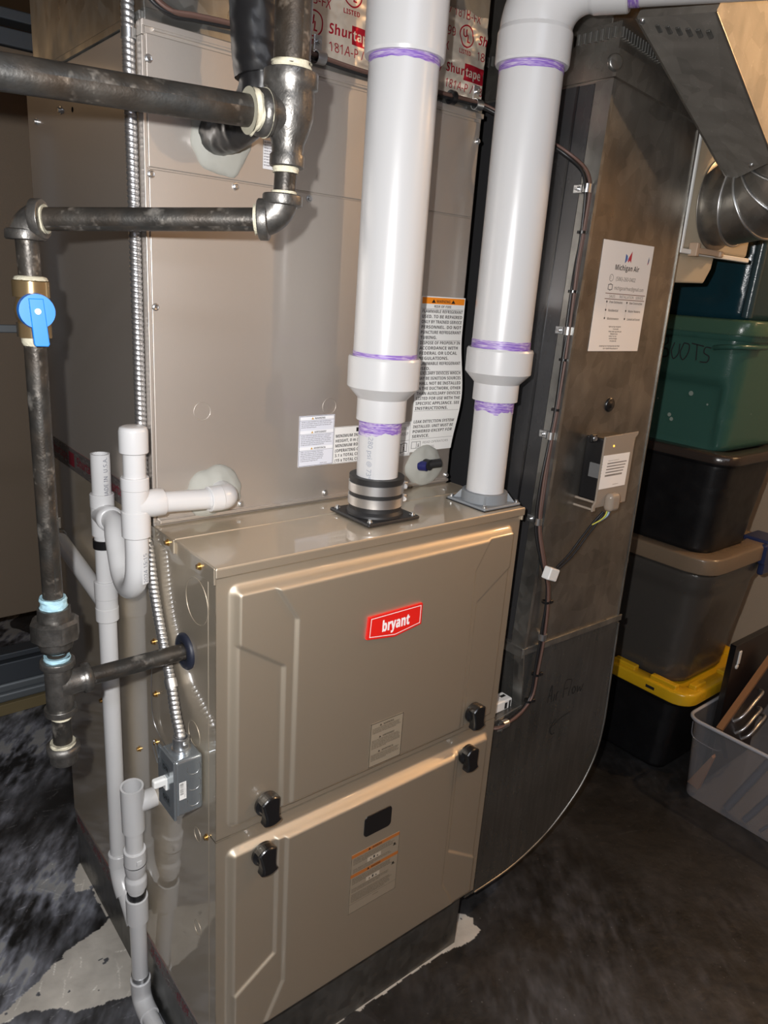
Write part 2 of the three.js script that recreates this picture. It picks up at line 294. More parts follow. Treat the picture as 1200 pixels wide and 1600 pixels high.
// ---------------------------------------------------------------- printed labels
function labelZ(name, x0, x1, y0, y1, z, draw, parent, label, ppm = 5200, mat = {}) {
  const w = x1 - x0, h = y1 - y0, t = canvasTex(Math.round(w * ppm), Math.round(h * ppm), draw);
  const g = new THREE.BoxGeometry(w, h, 0.0005); g.translate((x0 + x1) / 2, (y0 + y1) / 2, z);
  const m = std({ map: t, roughness: 0.55, ...mat }); return part(name, g, m, parent, label);
}
function lines(g, x0, x1, y, n, dy, size, col = '#333', words = true) {   // small print too fine to read: rows of short strokes
  g.fillStyle = col;
  for (let i = 0; i < n; i++) { let x = x0; const end = i === n - 1 ? x0 + (x1 - x0) * (0.45 + 0.4 * rnd()) : x1 - (x1 - x0) * 0.1 * rnd(); while (x < end) { const w = Math.min(end - x, size * (0.6 + 2.6 * rnd())); for (let c = x; c < x + w; c += size * 0.42) g.fillRect(c, y + i * dy + size * 0.15 * rnd(), size * 0.26, size * (0.55 + 0.35 * rnd())); x += w + size * 0.45; } }
}
function tri(g, x, y, s, col = '#111') { g.fillStyle = col; g.beginPath(); g.moveTo(x, y - s); g.lineTo(x + s * 0.62, y); g.lineTo(x - s * 0.62, y); g.closePath(); g.fill(); }
function fitText(g, s, x, y, maxw, size, font = 'sans-serif', weight = 'bold') { g.font = `${weight} ${size}px ${font}`; const w = g.measureText(s).width; g.save(); g.translate(x, y); if (w > maxw) g.scale(maxw / w, 1); g.fillText(s, 0, 0); g.restore(); }

// ---------------------------------------------------------------- furnace
function sdPoly(x, y, p) {
  let d = 1e9, s = 1;
  for (let i = 0, j = p.length - 1; i < p.length; j = i++) {
    const ex = p[j][0] - p[i][0], ey = p[j][1] - p[i][1], wx = x - p[i][0], wy = y - p[i][1], t = Math.max(0, Math.min(1, (wx * ex + wy * ey) / (ex * ex + ey * ey)));
    const bx = wx - ex * t, by = wy - ey * t; d = Math.min(d, bx * bx + by * by);
    const c1 = y >= p[i][1], c2 = y < p[j][1], c3 = ex * wy > ey * wx; if ((c1 && c2 && c3) || (!c1 && !c2 && !c3)) s = -s;
  }
  return s * Math.sqrt(d);
}
const sdBox = (x, y, x0, x1, y0, y1, r) => { const qx = Math.abs(x - (x0 + x1) / 2) - (x1 - x0) / 2 + r, qy = Math.abs(y - (y0 + y1) / 2) - (y1 - y0) / 2 + r; return Math.min(Math.max(qx, qy), 0) + Math.hypot(Math.max(qx, 0), Math.max(qy, 0)) - r; };
const ramp = (sd, w) => { const t = Math.max(0, Math.min(1, -sd / w)); return t * t * (3 - 2 * t) * 0.55 + t * 0.45; };
function pressedDoor(x0, x1, y0, y1, A, Bp, Cp) {      // sheet door pressed in three levels; returns the folded sheet
  const st = 0.0019, nx = Math.round((x1 - x0) / st), ny = Math.round((y1 - y0) / st), pos = [], idx = [], uv = [];
  const h = (x, y) => { const a = sdBox(x, y, ...A, 0.012), aa = a + 0.006; return 0.009 * ramp(a, 0.010) + 0.0034 * ramp(Math.max(aa, sdPoly(x, y, Bp)), 0.0045) + 0.0034 * ramp(Math.max(aa + 0.003, sdPoly(x, y, Cp)), 0.0045); };
  for (let j = 0; j <= ny; j++) for (let i = 0; i <= nx; i++) { const x = x0 + (x1 - x0) * i / nx, y = y0 + (y1 - y0) * j / ny; pos.push(x, y, h(x, y)); uv.push(x, y); }
  for (let j = 0; j < ny; j++) for (let i = 0; i < nx; i++) { const a = j * (nx + 1) + i, b = a + nx + 1; idx.push(a, a + 1, b, b, a + 1, b + 1); }
  const g = new THREE.BufferGeometry(); g.setAttribute('position', new THREE.Float32BufferAttribute(pos, 3)); g.setAttribute('uv', new THREE.Float32BufferAttribute(uv, 2)); g.setIndex(idx); g.computeVertexNormals();
  const t = 0.0006; return merge([g, boxUV(merge([box(x0, x0 + t, y0, y1, -0.018, 0), box(x1 - t, x1, y0, y1, -0.018, 0), box(x0, x1, y0, y0 + t, -0.018, 0), box(x0, x1, y1 - t, y1, -0.018, 0)]))]);
}
const furnace = thing('furnace', 'champagne-painted gas furnace with two pressed doors and a red badge', 'furnace');
part('cabinet', [box(0.001, W - 0.001, B, T - 0.004, -D, -0.019, 0.0015)], M.paint, furnace);
{   // top panel with crease, front lip and side tabs
  const y = T;
  part('top_panel', [box(-0.001, W + 0.001, y - 0.004, y, -0.107, 0.006, 0.0018), box(-0.001, W + 0.001, y - 0.0045, y - 0.0012, -0.166, -0.105, 0.001), box(-0.001, W + 0.001, y - 0.0035, y + 0.0012, -0.1085, -0.1055, 0.0014),
    box(-0.0015, W + 0.0015, y - 0.0135, y - 0.001, 0.002, 0.0062, 0.0018), box(-0.0022, 0.001, y - 0.022, y - 0.001, -0.062, 0.003, 0.0008), box(-0.0022, 0.001, y - 0.020, y - 0.001, -0.166, -0.108, 0.0008), box(W - 0.001, W + 0.0022, y - 0.022, y - 0.001, -0.166, 0.003, 0.0008)], M.paint, furnace);
}
const upDoor = part('upper_door', pressedDoor(0.0015, W - 0.0015, S + 0.0012, T - 0.0145, [0.018, 0.516, 0.522, 0.867],
  [[-0.1, 1], [-0.1, 0.86], [0.0, 0.806], [0.088, 0.745], [0.091, 0.4], [0.443, 0.4], [0.441, 0.752], [0.53, 0.812], [0.7, 0.86], [0.7, 1]],
  [[0.062, 0.90], [0.062, 0.876], [0.104, 0.809], [0.105, 0.4], [0.432, 0.4], [0.428, 0.809], [0.467, 0.876], [0.467, 0.90]]), M.paint, furnace);
const lowDoor = part('lower_door', pressedDoor(0.0015, W - 0.0015, B, S - 0.0012, [0.016, 0.517, 0.148, 0.490],
  [[0.085, 0.7], [0.087, 0.282], [0.0, 0.226], [-0.1, 0.2], [-0.1, 0], [0.7, 0], [0.7, 0.2], [0.53, 0.222], [0.440, 0.284], [0.437, 0.7]],
  [[0.099, 0.7], [0.101, 0.222], [0.062, 0.14], [0.062, 0], [0.475, 0], [0.475, 0.14], [0.430, 0.220], [0.427, 0.7]]), M.paint, furnace);
function knob(x, y, parent) {
  const k = part('knob', [lathe(V(x, y, 0.011), V(0, 0, 1), crisp([[0, 0], [0, 0.0175], [0.004, 0.0175], [0.0065, 0.0145], [0.009, 0.013], [0.0095, 0]]), 36)], M.blackPlastic, parent, 'black turn knob');
  const s = new THREE.Shape(); s.moveTo(-0.0105, 0.011); s.quadraticCurveTo(0, 0.020, 0.0105, 0.011); s.lineTo(0.0075, -0.012); s.quadraticCurveTo(0.008, -0.020, 0.0092, -0.0215); s.quadraticCurveTo(0, -0.026, -0.0092, -0.0215); s.quadraticCurveTo(-0.008, -0.020, -0.0075, -0.012); s.closePath();
  const g = new THREE.ExtrudeGeometry(s, { depth: 0.008, bevelEnabled: true, bevelSize: 0.003, bevelThickness: 0.004, bevelSegments: 3, curveSegments: 10 }); g.rotateZ(0.12); g.translate(x, y, 0.017); part('grip', boxUV(g), M.blackPlastic, k);
}
knob(0.069, 0.549, upDoor); knob(0.459, 0.553, upDoor); knob(0.066, 0.470, lowDoor); knob(0.455, 0.474, lowDoor);
{   // sight window
  const s = new THREE.Shape(), x0 = 0.2395, x1 = 0.2905, y0 = 0.413, y1 = 0.448, r = 0.006;
  s.moveTo(x0 + r, y0); s.lineTo(x1 - r, y0); s.absarc(x1 - r, y0 + r, r, -Math.PI / 2, 0); s.lineTo(x1, y1 - r); s.absarc(x1 - r, y1 - r, r, 0, Math.PI / 2); s.lineTo(x0 + r, y1); s.absarc(x0 + r, y1 - r, r, Math.PI / 2, Math.PI); s.lineTo(x0, y0 + r); s.absarc(x0 + r, y0 + r, r, Math.PI, Math.PI * 1.5);
  const g = new THREE.ExtrudeGeometry(s, { depth: 0.0012, bevelEnabled: true, bevelSize: 0.001, bevelThickness: 0.0008, bevelSegments: 2 }); g.translate(0, 0, 0.0154); part('sight_window', boxUV(g), M.blackPlastic, lowDoor, 'small black oblong window');
}
{   // badge
  const P = [[0.2165, 0.752], [0.2665, 0.7445], [0.3155, 0.752], [0.3155, 0.7845], [0.2185, 0.7845]];
  const b = part('badge', prism(P, 0.004, 0.0006).translate(0, 0, 0.0152), std({ color: lin(0.74, 0.022, 0.018), roughness: 0.35 }), upDoor, 'red five-sided badge reading bryant');
  const t = canvasTex(1024, 440, (g, w, h) => {
    const X = x => (x - 0.2165) / 0.099 * w, Y = y => h - (y - 0.7445) / 0.040 * h;
    g.fillStyle = '#df241d'; g.fillRect(0, 0, w, h); g.strokeStyle = '#f6e6e6'; g.lineWidth = 13; g.lineJoin = 'miter'; g.beginPath();
    [[0.2212, 0.7547], [0.2667, 0.7478], [0.3125, 0.7548], [0.3125, 0.7815], [0.2225, 0.7815]].forEach((p, i) => i ? g.lineTo(X(p[0]), Y(p[1])) : g.moveTo(X(p[0]), Y(p[1]))); g.closePath(); g.stroke();
    g.fillStyle = '#f8f0f2'; g.textAlign = 'center'; g.textBaseline = 'alphabetic'; g.save(); g.translate(X(0.2672), Y(0.7578)); g.scale(0.80, 1.18); g.font = 'bold 205px sans-serif'; g.fillText('bryant', 0, 0); g.lineWidth = 9; g.strokeStyle = '#f8f0f2'; g.strokeText('bryant', 0, 0); g.restore();
  });
  const f = new THREE.ShapeGeometry(new THREE.Shape(P.map(p => new THREE.Vector2(...p)))), u = f.attributes.uv, q = f.attributes.position;
  for (let i = 0; i < q.count; i++) u.setXY(i, (q.getX(i) - 0.2165) / 0.099, (q.getY(i) - 0.7445) / 0.040);
  f.translate(0, 0, 0.0194); part('badge_face', f, std({ map: t, roughness: 0.35 }), b);
}
const paperGrey = '#8d8271';
labelZ('warning_label', 0.2375, 0.2995, 0.536, 0.610, 0.0161, (g, w, h) => {
  g.fillStyle = paperGrey; g.fillRect(0, 0, w, h); g.strokeStyle = '#2a241c'; g.lineWidth = 5; g.strokeRect(4, 4, w - 8, h - 8); g.textAlign = 'left'; g.fillStyle = '#1d1812';
  const sec = [['WARNING', 0.10, 5], ['AVERTISSEMENT', 0.37, 8], ['ADVERTENCIA', 0.70, 6]];
  for (const [s, y, n] of sec) { tri(g, w * 0.30, h * y, h * 0.045, '#1d1812'); g.fillStyle = '#1d1812'; fitText(g, s, w * 0.38, h * y, w * 0.36, h * 0.055); lines(g, w * 0.06, w * 0.94, h * (y + 0.02), n, h * 0.026, h * 0.022, '#4b4337'); }
}, upDoor, 'grey warning label with small print');
labelZ('warning_label', 0.218, 0.313, 0.277, 0.389, 0.0161, (g, w, h) => {
  g.fillStyle = '#857a6a'; g.fillRect(0, 0, w, h); g.strokeStyle = '#4b4236'; g.lineWidth = 3; g.strokeRect(2, 2, w - 4, h - 4);
  for (const [y, tx] of [[0.0, 'WARNING'], [0.33, 'WARNING']]) {
    g.fillStyle = '#a2602c'; g.fillRect(2, h * y, w - 4, h * 0.055); tri(g, w * 0.36, h * (y + 0.045), h * 0.035); g.fillStyle = '#1d1812'; fitText(g, tx, w * 0.42, h * (y + 0.047), w * 0.2, h * 0.045);
    lines(g, w * 0.04, w * 0.9, h * (y + 0.075), 5, h * 0.022, h * 0.017, '#4b4337'); g.fillStyle = '#a89d8d'; g.fillRect(w * 0.33, h * (y + 0.17), w * 0.28, h * 0.07);
    tri(g, w * 0.40, h * (y + 0.225), h * 0.025); tri(g, w * 0.54, h * (y + 0.225), h * 0.025); g.fillStyle = '#222'; g.fillRect(w * 0.455, h * (y + 0.185), w * 0.03, h * 0.04);
    lines(g, w * 0.04, w * 0.85, h * (y + 0.25), 3, h * 0.024, h * 0.017, '#4b4337'); g.fillStyle = '#221d16'; g.beginPath(); g.arc(w * 0.9, h * (y + 0.17), h * 0.018, 0, 7); g.fill(); g.fillRect(w * 0.87, h * (y + 0.185), w * 0.07, h * 0.012);
  }
  lines(g, w * 0.04, w * 0.9, h * 0.68, 6, h * 0.024, h * 0.018, '#4b4337'); g.fillStyle = '#5a5144'; g.fillRect(0, h * 0.84, w, 3); lines(g, w * 0.5, w * 0.75, h * 0.875, 1, 1, h * 0.02, '#5a5144');
}, lowDoor, 'grey label with two orange warning bars');
// side fittings: brass screws, knockout rings, rubber grommet
for (const [y, z] of [[0.884, -0.033], [0.885, -0.124], [0.718, -0.185], [0.636, -0.183], [0.553, -0.188], [0.502, -0.256], [0.502, -0.024], [0.51, -0.59], [0.500, -0.425]]) part('screw', hexHead(V(y > 0.88 ? -0.0022 : 0.001, y, z), V(-1, 0, 0), 0.0032, 0.0042), M.brass, furnace, 'brass hex screw');
const ringX = (x, y, z, r, t = 0.0006) => new THREE.TorusGeometry(r, t, 6, 48).rotateY(Math.PI / 2).translate(x, y, z);
for (const [y, z, r] of [[0.832, -0.049, 0.030], [0.640, -0.060, 0.017], [0.486, -0.052, 0.010], [0.324, -0.054, 0.011]]) part('knockout', ringX(0.001, y, z, r), M.paint, furnace);
part('grommet', lathe(V(0.001, 0.751, -0.08), V(-1, 0, 0), [[0, 0.024], [0.003, 0.0245], [0.006, 0.022], [0.007, 0.017], [0.006, 0.0122], [0.0, 0.011]], 40), M.navyRubber, furnace, 'dark rubber grommet around the gas pipe');
part('wire_clip', sweep([V(-0.001, 0.70, -0.187), V(-0.004, 0.66, -0.187), V(-0.004, 0.60, -0.186), V(-0.003, 0.585, -0.178), V(-0.002, 0.575, -0.16), V(-0.001, 0.57, -0.135)], 0.0007, 40, 8), M.zinc, furnace, 'thin bent wire');

// ---------------------------------------------------------------- sheet metal base
const base = thing('metal_plinth', 'galvanised sheet-metal plinth under the champagne furnace', 'base');
part('plinth', box(0.004, W - 0.012, 0, B - 0.001, -D, -0.020, 0.001), M.galvDull, base);
part('top_flange', [box(0.004, W - 0.012, B - 0.008, B - 0.002, -0.02, -0.0165, 0.001)], M.galv, base);
{
  const t = canvasTex(2048, 64, (g, w, h) => { g.fillStyle = '#77726f'; g.fillRect(0, 0, w, h); for (let i = 0; i < 500; i++) { g.fillStyle = ['#8b8683', '#5f5a58', '#7b2c3a', '#8d2538', '#a8a29f'][Math.floor(rnd() * 5)]; g.fillRect(rnd() * w, rnd() * h, 3 + rnd() * 22, 1 + rnd() * 5); } g.fillStyle = '#8a2032'; g.font = 'bold 46px sans-serif'; for (let x = 0; x < w; x += 330) g.fillText('AF 099', x + 40 * rnd(), 48); });
  const g = new THREE.BoxGeometry(0.0045, 0.030, 0.60); g.translate(0.0016, B - 0.010, -0.322); part('foil_tape', g, std({ map: t, roughness: 0.5, metalness: 0.5 }), base, 'dull foil tape with red print');
}

// ---------------------------------------------------------------- evaporator coil cabinet on top of the furnace
const coil = thing('evaporator_cabinet', 'tall champagne-painted coil cabinet standing on the furnace', 'cabinet');
part('body', box(0, W, T - 0.004, CT, -D, CZ - 0.001, 0.002), M.coilPaint, coil);
const cz = CZ + 0.0016;
part('lower_panel', box(0.0035, W - 0.004, 0.8985, 1.3245, CZ - 0.002, cz, 0.0012), M.coilPaint, coil);
part('upper_panel', box(0.0035, W - 0.004, 1.3262, 1.461, CZ - 0.002, cz, 0.0012), M.coilPaint, coil);
part('corner_edge', [box(-0.0018, 0.0022, 0.896, 1.458, CZ - 0.012, CZ + 0.0022, 0.001), box(-0.0018, 0.0022, 1.4585, CT, CZ - 0.012, CZ + 0.0022, 0.001)], M.coilPaint, coil);
part('top_flange', [box(-0.001, W + 0.001, CT - 0.006, CT + 0.001, CZ - 0.01, CZ + 0.003, 0.001), box(0.012, W - 0.014, CT - 0.0085, CT - 0.0055, CZ - 0.001, CZ + 0.0026, 0.0008)], M.coilPaint, coil);
part('bottom_flange', box(0.006, W - 0.004, 0.8955, 0.9005, CZ - 0.001, CZ + 0.006, 0.001), M.coilPaint, coil);
for (const [x, y] of [[0.006, 1.436], [0.006, 1.319], [0.114, 1.319], [0.223, 1.318], [0.0075, 1.171], [0.126, 0.906], [0.270, 0.905], [0.526, 0.906], [0.526, 1.435]]) part('screw', hexHead(V(x, y, cz), V(0, 0, 1), 0.0031, 0.004), M.zinc, coil);
for (const [y, z] of [[1.418, -0.468], [1.416, -0.586]]) part('screw', hexHead(V(0, y, z), V(-1, 0, 0), 0.0036, 0.0045), M.zinc, coil);
part('hole', lathe(V(-0.0002, 1.413, -0.418), V(-1, 0, 0), [[0, 0.0035], [0.0003, 0.003], [0.0003, 0]], 16), M.dark, coil);
for (const [x, y] of [[0.068, 1.041], [0.271, 1.038]]) part('knockout', new THREE.TorusGeometry(0.0118, 0.0005, 6, 44).translate(x, y, cz), M.coilPaint, coil);
const lz = cz + 0.0004;
labelZ('warning_label', 0.219, 0.2815, 0.950, 1.026, lz, (g, w, h) => {
  g.fillStyle = '#dcdde6'; g.fillRect(0, 0, w, h); g.strokeStyle = '#5b5a60'; g.lineWidth = 3; g.strokeRect(5, 5, w - 10, h - 10);
  for (const [s, y, n] of [['WARNING', 0.075, 4], ['AVERTISSEMENT', 0.345, 6], ['ADVERTENCIA', 0.665, 6]]) {
    g.fillStyle = '#eeeef2'; g.fillRect(8, h * (y - 0.055), w - 16, h * 0.065); tri(g, w * 0.37, h * y, h * 0.045, '#c59a4a'); g.fillStyle = '#333'; fitText(g, s, w * 0.43, h * y, w * 0.34, h * 0.05); g.fillStyle = '#77767c'; g.fillRect(8, h * (y + 0.015), w - 16, 2);
    lines(g, w * 0.06, w * (y > 0.6 ? 0.72 : 0.94), h * (y + 0.035), n, h * 0.036, h * 0.024, '#83838b');
  }
  lines(g, w * 0.62, w * 0.92, h * 0.945, 1, 1, h * 0.02, '#83838b');
}, coil, 'small white three-part warning label');
labelZ('installation_label', 0.2815, 0.437, 0.949, 1.006, lz - 0.0001, (g, w, h) => {
  g.fillStyle = '#e9e8e6'; g.fillRect(0, 0, w, h); g.strokeStyle = '#8b8a88'; g.lineWidth = 3; g.strokeRect(4, 4, w - 8, h - 8);
  g.fillStyle = '#111'; g.fillRect(w * 0.27, h * 0.05, w * 0.42, h * 0.11); g.textBaseline = 'alphabetic';
  ['MINIMUM INSTALLATION', 'HEIGHT, 0 m (ft)', 'MINIMUM ROOM AREA', '(OPERATING CHARGE)', '3.1 x TOTAL CHARGE', '(15 x TOTAL CHARGE)'].forEach((s, i) => { g.fillStyle = '#1a1a1c'; g.font = `bold ${h * 0.115}px sans-serif`; g.fillText(s, w * 0.02, h * (0.285 + i * 0.133)); });
  g.strokeRect(w * 0.76, h * 0.05, w * 0.22, h * 0.9); g.beginPath(); g.moveTo(w * 0.76, h * 0.55); g.lineTo(w * 0.98, h * 0.55); g.stroke(); g.fillStyle = '#777'; fitText(g, 'REFRIGERANT', w * 0.775, h * 0.24, w * 0.19, h * 0.12, 'sans-serif', 'normal'); fitText(g, 'GROUP', w * 0.84, h * 0.40, w * 0.12, h * 0.12, 'sans-serif', 'normal');
  g.strokeStyle = '#333'; g.lineWidth = 5; g.beginPath(); g.moveTo(w * 0.79, h * 0.64); g.quadraticCurveTo(w * 0.83, h * 0.60, w * 0.87, h * 0.66); g.quadraticCurveTo(w * 0.92, h * 0.60, w * 0.95, h * 0.64); g.lineTo(w * 0.95, h * 0.88); g.quadraticCurveTo(w * 0.92, h * 0.84, w * 0.87, h * 0.91); g.quadraticCurveTo(w * 0.83, h * 0.85, w * 0.79, h * 0.88); g.closePath(); g.moveTo(w * 0.87, h * 0.66); g.lineTo(w * 0.87, h * 0.91); g.stroke();
  g.fillStyle = '#111'; g.font = `bold ${h * 0.22}px serif`; g.fillText('i', w * 0.895, h * 0.84);
}, coil, 'white label about minimum installation height');
{   // tall fire-risk label, its lower half lifting off the panel
  const t = canvasTex(560, 1480, (g, w, h) => {
    g.fillStyle = '#e8e7e4'; g.fillRect(0, 0, w, h); g.fillStyle = '#ee8a1e'; g.fillRect(14, 12, w - 22, 74); g.textBaseline = 'alphabetic'; tri(g, 155, 74, 42); tri(g, 405, 74, 42); g.fillStyle = '#2a2622'; fitText(g, 'WARNING', 190, 70, 180, 46);
    g.fillStyle = '#3c3836'; fitText(g, 'RISK OF FIRE', 165, 128, 220, 40);
    const rule = y => { g.fillStyle = '#555250'; g.fillRect(14, y, w - 26, 3); };
    const blk = (y, ls) => ls.forEach((s, i) => { g.fillStyle = '#343130'; fitText(g, s, 22, y + i * 62, w - 40, 52, 'sans-serif', 'bold'); });
    rule(142); blk(190, ['FLAMMABLE REFRIGERANT', 'USED. TO BE REPAIRED', 'ONLY BY TRAINED SERVICE', 'PERSONNEL. DO NOT', 'PUNCTURE REFRIGERANT', 'TUBING.']);
    rule(516); blk(564, ['DISPOSE OF PROPERLY IN', 'ACCORDANCE WITH', 'FEDERAL OR LOCAL', 'REGULATIONS.', 'FLAMMABLE REFRIGERANT', 'USED.']);
    rule(888); blk(930, ['AUXILIARY DEVICES WHICH', 'MAY BE IGNITION SOURCES', 'SHALL NOT BE INSTALLED', 'IN THE DUCTWORK, OTHER', 'THAN AUXILIARY DEVICES', 'LISTED FOR USE WITH THE'].slice(0, 6));
    blk(930 + 372, ['SPECIFIC APPLIANCE. SEE', 'INSTRUCTIONS.']); rule(1376); g.fillStyle = '#343130';
  });
  const t2 = canvasTex(560, 420, (g, w, h) => {
    g.fillStyle = '#e8e7e4'; g.fillRect(0, 0, w, h); ['LEAK DETECTION SYSTEM', 'INSTALLED. UNIT MUST BE', 'POWERED EXCEPT FOR', 'SERVICE.'].forEach((s, i) => { g.fillStyle = '#343130'; fitText(g, s, 22, 52 + i * 62, w - 60, 52); });
    g.fillStyle = '#555250'; g.fillRect(14, 256, w - 26, 3); g.strokeStyle = '#555'; g.lineWidth = 5; g.strokeRect(28, 290, 110, 84); g.beginPath(); g.moveTo(90, 290); g.lineTo(90, 374); g.stroke(); g.fillStyle = '#222'; g.font = 'bold 64px serif'; g.fillText('i', 104, 362);
    g.fillStyle = '#8d8a88'; g.font = '42px sans-serif'; g.fillText('READ OPERATORS', 165, 322); g.fillText('MANUAL', 165, 380);
  });
  const sheet = (y0, y1, n, f0) => { const g = new THREE.PlaneGeometry(0.096, y1 - y0, 4, n), p = g.attributes.position; for (let i = 0; i < p.count; i++) { const y = p.getY(i) + (y0 + y1) / 2, x = p.getX(i), k = Math.max(0, 1 - Math.abs(y - 1.045) / 0.10), e = k * k * (3 - 2 * k); p.setXYZ(i, 0.484 + x + 0.001 * e - Math.max(0, 1.05 - y) * 0.02, y, lz + 0.0003 + e * 0.012 * (0.5 + x / 0.096)); } g.computeVertexNormals(); return g; };
  const lab = part('fire_risk_label', sheet(1.009, 1.203, 24), std({ map: t, roughness: 0.5, side: THREE.DoubleSide }), coil, 'tall white fire-risk label with an orange heading');
  part('label_foot', sheet(0.954, 1.009, 8), std({ map: t2, roughness: 0.5, side: THREE.DoubleSide }), lab);
}
labelZ('side_label', 0.152, 0.180, 1.345, 1.378, lz, (g, w, h) => { g.fillStyle = '#d9d9dc'; g.fillRect(0, 0, w, h); lines(g, 6, w - 6, 8, 9, h * 0.1, h * 0.055, '#5d5a5f'); }, coil, 'small printed sticker behind the pipe elbow');
function blob(cx, cy, rx, ry, rz, z, s, mat, name, parent, label) {
  const g = new THREE.SphereGeometry(1, 48, 24), p = g.attributes.position;
  for (let i = 0; i < p.count; i++) { const x = p.getX(i), y = p.getY(i), zz = p.getZ(i), a = Math.atan2(y, x) / 6.2832 + 0.5; const k = 1 + 0.30 * (vn(a * 7, s, 7, s) - 0.5) + 0.14 * (vn(a * 19, s, 19, s + 3) - 0.5), q = 0.75 + 0.5 * fbm(x * 0.5 + 0.5, y * 0.5 + 0.5, 6, 3, s + 5); p.setXYZ(i, cx + x * k * rx, cy + y * k * ry, z + (zz < 0 ? zz * 0.1 : zz * q) * rz); }
  g.computeVertexNormals(); return part(name, g, mat, parent, label);
}
blob(0.086, 0.930, 0.046, 0.034, 0.016, cz, 5, M.putty, 'putty_seal', coil, 'pale sealing putty around the drain outlet');
blob(0.470, 0.929, 0.043, 0.036, 0.012, cz, 9, M.putty, 'putty_seal', coil, 'pale sealing putty around the small black tube');
blob(0.094, 1.374, 0.042, 0.044, 0.010, cz, 14, M.putty, 'putty_seal', coil, 'pale sealing putty around the insulated line');
part('tube_stub', [rod(V(0.463, 0.934, cz), V(0.466, 0.934, cz + 0.022), 0.009), rod(V(0.466, 0.934, cz + 0.016), V(0.488, 0.936, cz + 0.022), 0.0075)], M.rubber, coil, 'short black rubber tube end');
part('tube_ring', rod(V(0.455, 0.931, cz + 0.006), V(0.462, 0.932, cz + 0.019), 0.0085), std({ color: lin(0.012, 0.014, 0.10), roughness: 0.4 }), coil, 'dark blue cap');
{
  const t = canvasTex(1400, 110, (g, w, h) => { g.fillStyle = '#6d6765'; g.fillRect(0, 0, w, h); for (let i = 0; i < 400; i++) { g.fillStyle = ['#7d7876', '#5b5655', '#8f8a88'][Math.floor(rnd() * 3)]; g.fillRect(rnd() * w, rnd() * h, 4 + rnd() * 40, 1 + rnd() * 8); } g.fillStyle = '#8c1d33'; g.font = 'bold 64px sans-serif'; for (let x = 10; x < w; x += 430) { g.fillText('Shurtape', x, 72); g.fillRect(x + 300, 20, 90, 70); } });
  const g = new THREE.BoxGeometry(0.0012, 0.036, 0.44); g.translate(-0.0006, T + 0.014, -0.40); part('foil_tape', g, std({ map: t, roughness: 0.5, metalness: 0.55 }), coil, 'foil tape with red print over the joint');
}

// ---------------------------------------------------------------- supply plenum above the coil
const plenum = thing('supply_plenum', 'galvanised supply plenum rising above the coil cabinet', 'duct');
part('plenum_box', box(0.004, W - 0.002, CT + 0.001, 2.19, -0.60, CZ - 0.003, 0.001), M.galv, plenum);
part('starting_flange', [box(0.003, W - 0.001, CT + 0.001, CT + 0.013, CZ - 0.01, CZ + 0.0005, 0.001), box(-0.001, 0.006, CT + 0.001, CT + 0.010, -0.6, CZ - 0.004, 0.001)], M.galv, plenum);
{   // crinkled foil tape, printed red
  const foil = (x0, x1, y0, y1, dx, s) => {
    const t = canvasTex(1000, Math.round(1000 * (y1 - y0) / (x1 - x0)), (g, w, h) => {
      const px = w / (x1 - x0); g.fillStyle = '#e6dccd'; g.fillRect(0, 0, w, h); g.textBaseline = 'alphabetic';
      for (let r = -1; r < 4; r++) for (let c = -1; c < 3; c++) {
        const X = (dx + c * 0.175 + r * 0.06) * px, Y = h - (0.008 + r * 0.046) * px; g.fillStyle = '#b01c30';
        g.save(); g.translate(X, Y); const z = 0.016 * px; g.font = `bold ${z}px sans-serif`; g.fillText('Shur', 0, -z * 1.35); const w1 = g.measureText('Shur').width; g.fillRect(w1, -z * 2.35, z * 2.75, z * 1.35); g.fillStyle = '#e6dccd'; g.fillText('tape', w1 + z * 0.12, -z * 1.35); g.fillStyle = '#b01c30'; g.font = `${z * 0.95}px sans-serif`; g.fillText('AF 099', w1 + z * 3.0, -z * 1.35); g.fillText('181A-P / 181B-FX', 0, -z * 0.1);
        g.lineWidth = z * 0.12; g.strokeStyle = '#b01c30'; g.beginPath(); g.arc(-z * 1.5, -z * 1.65, z * 0.85, 0, 7); g.stroke(); g.font = `bold ${z * 0.9}px sans-serif`; g.fillText('U', -z * 2.05, -z * 1.55); g.fillText('L', -z * 1.55, -z * 1.15); g.font = `bold ${z * 0.5}px sans-serif`; g.fillText('LISTED', -z * 2.4, -z * 0.2); g.restore();
      }
    });
    const nx = 90, ny = Math.round(90 * (y1 - y0) / (x1 - x0)), g = new THREE.PlaneGeometry(x1 - x0, y1 - y0, nx, ny), p = g.attributes.position;
    for (let i = 0; i < p.count; i++) { const u = p.getX(i) / (x1 - x0) + 0.5, v = p.getY(i) / (y1 - y0) + 0.5; const f = Math.abs(fbm(u, v, 3, 3, s) - 0.5) + 0.35 * Math.abs(fbm(u, v, 9, 2, s + 4) - 0.5); p.setXYZ(i, (x0 + x1) / 2 + p.getX(i), (y0 + y1) / 2 + p.getY(i) + (v > 0.98 ? 0.006 * (vn(u * 9, 3, 9, s) - 0.5) : 0), CZ - 0.0014 + 0.010 * f); }
    g.computeVertexNormals(); part('foil_tape', g, std({ map: t, metalness: 0.70, roughness: 0.32, side: THREE.DoubleSide }), plenum, 'crinkled metal foil tape with red print');
  };
  foil(0.16, 0.335, 1.487, 1.62, 0.085, 211); foil(0.345, 0.527, 1.487, 1.598, 0.105, 231);
}

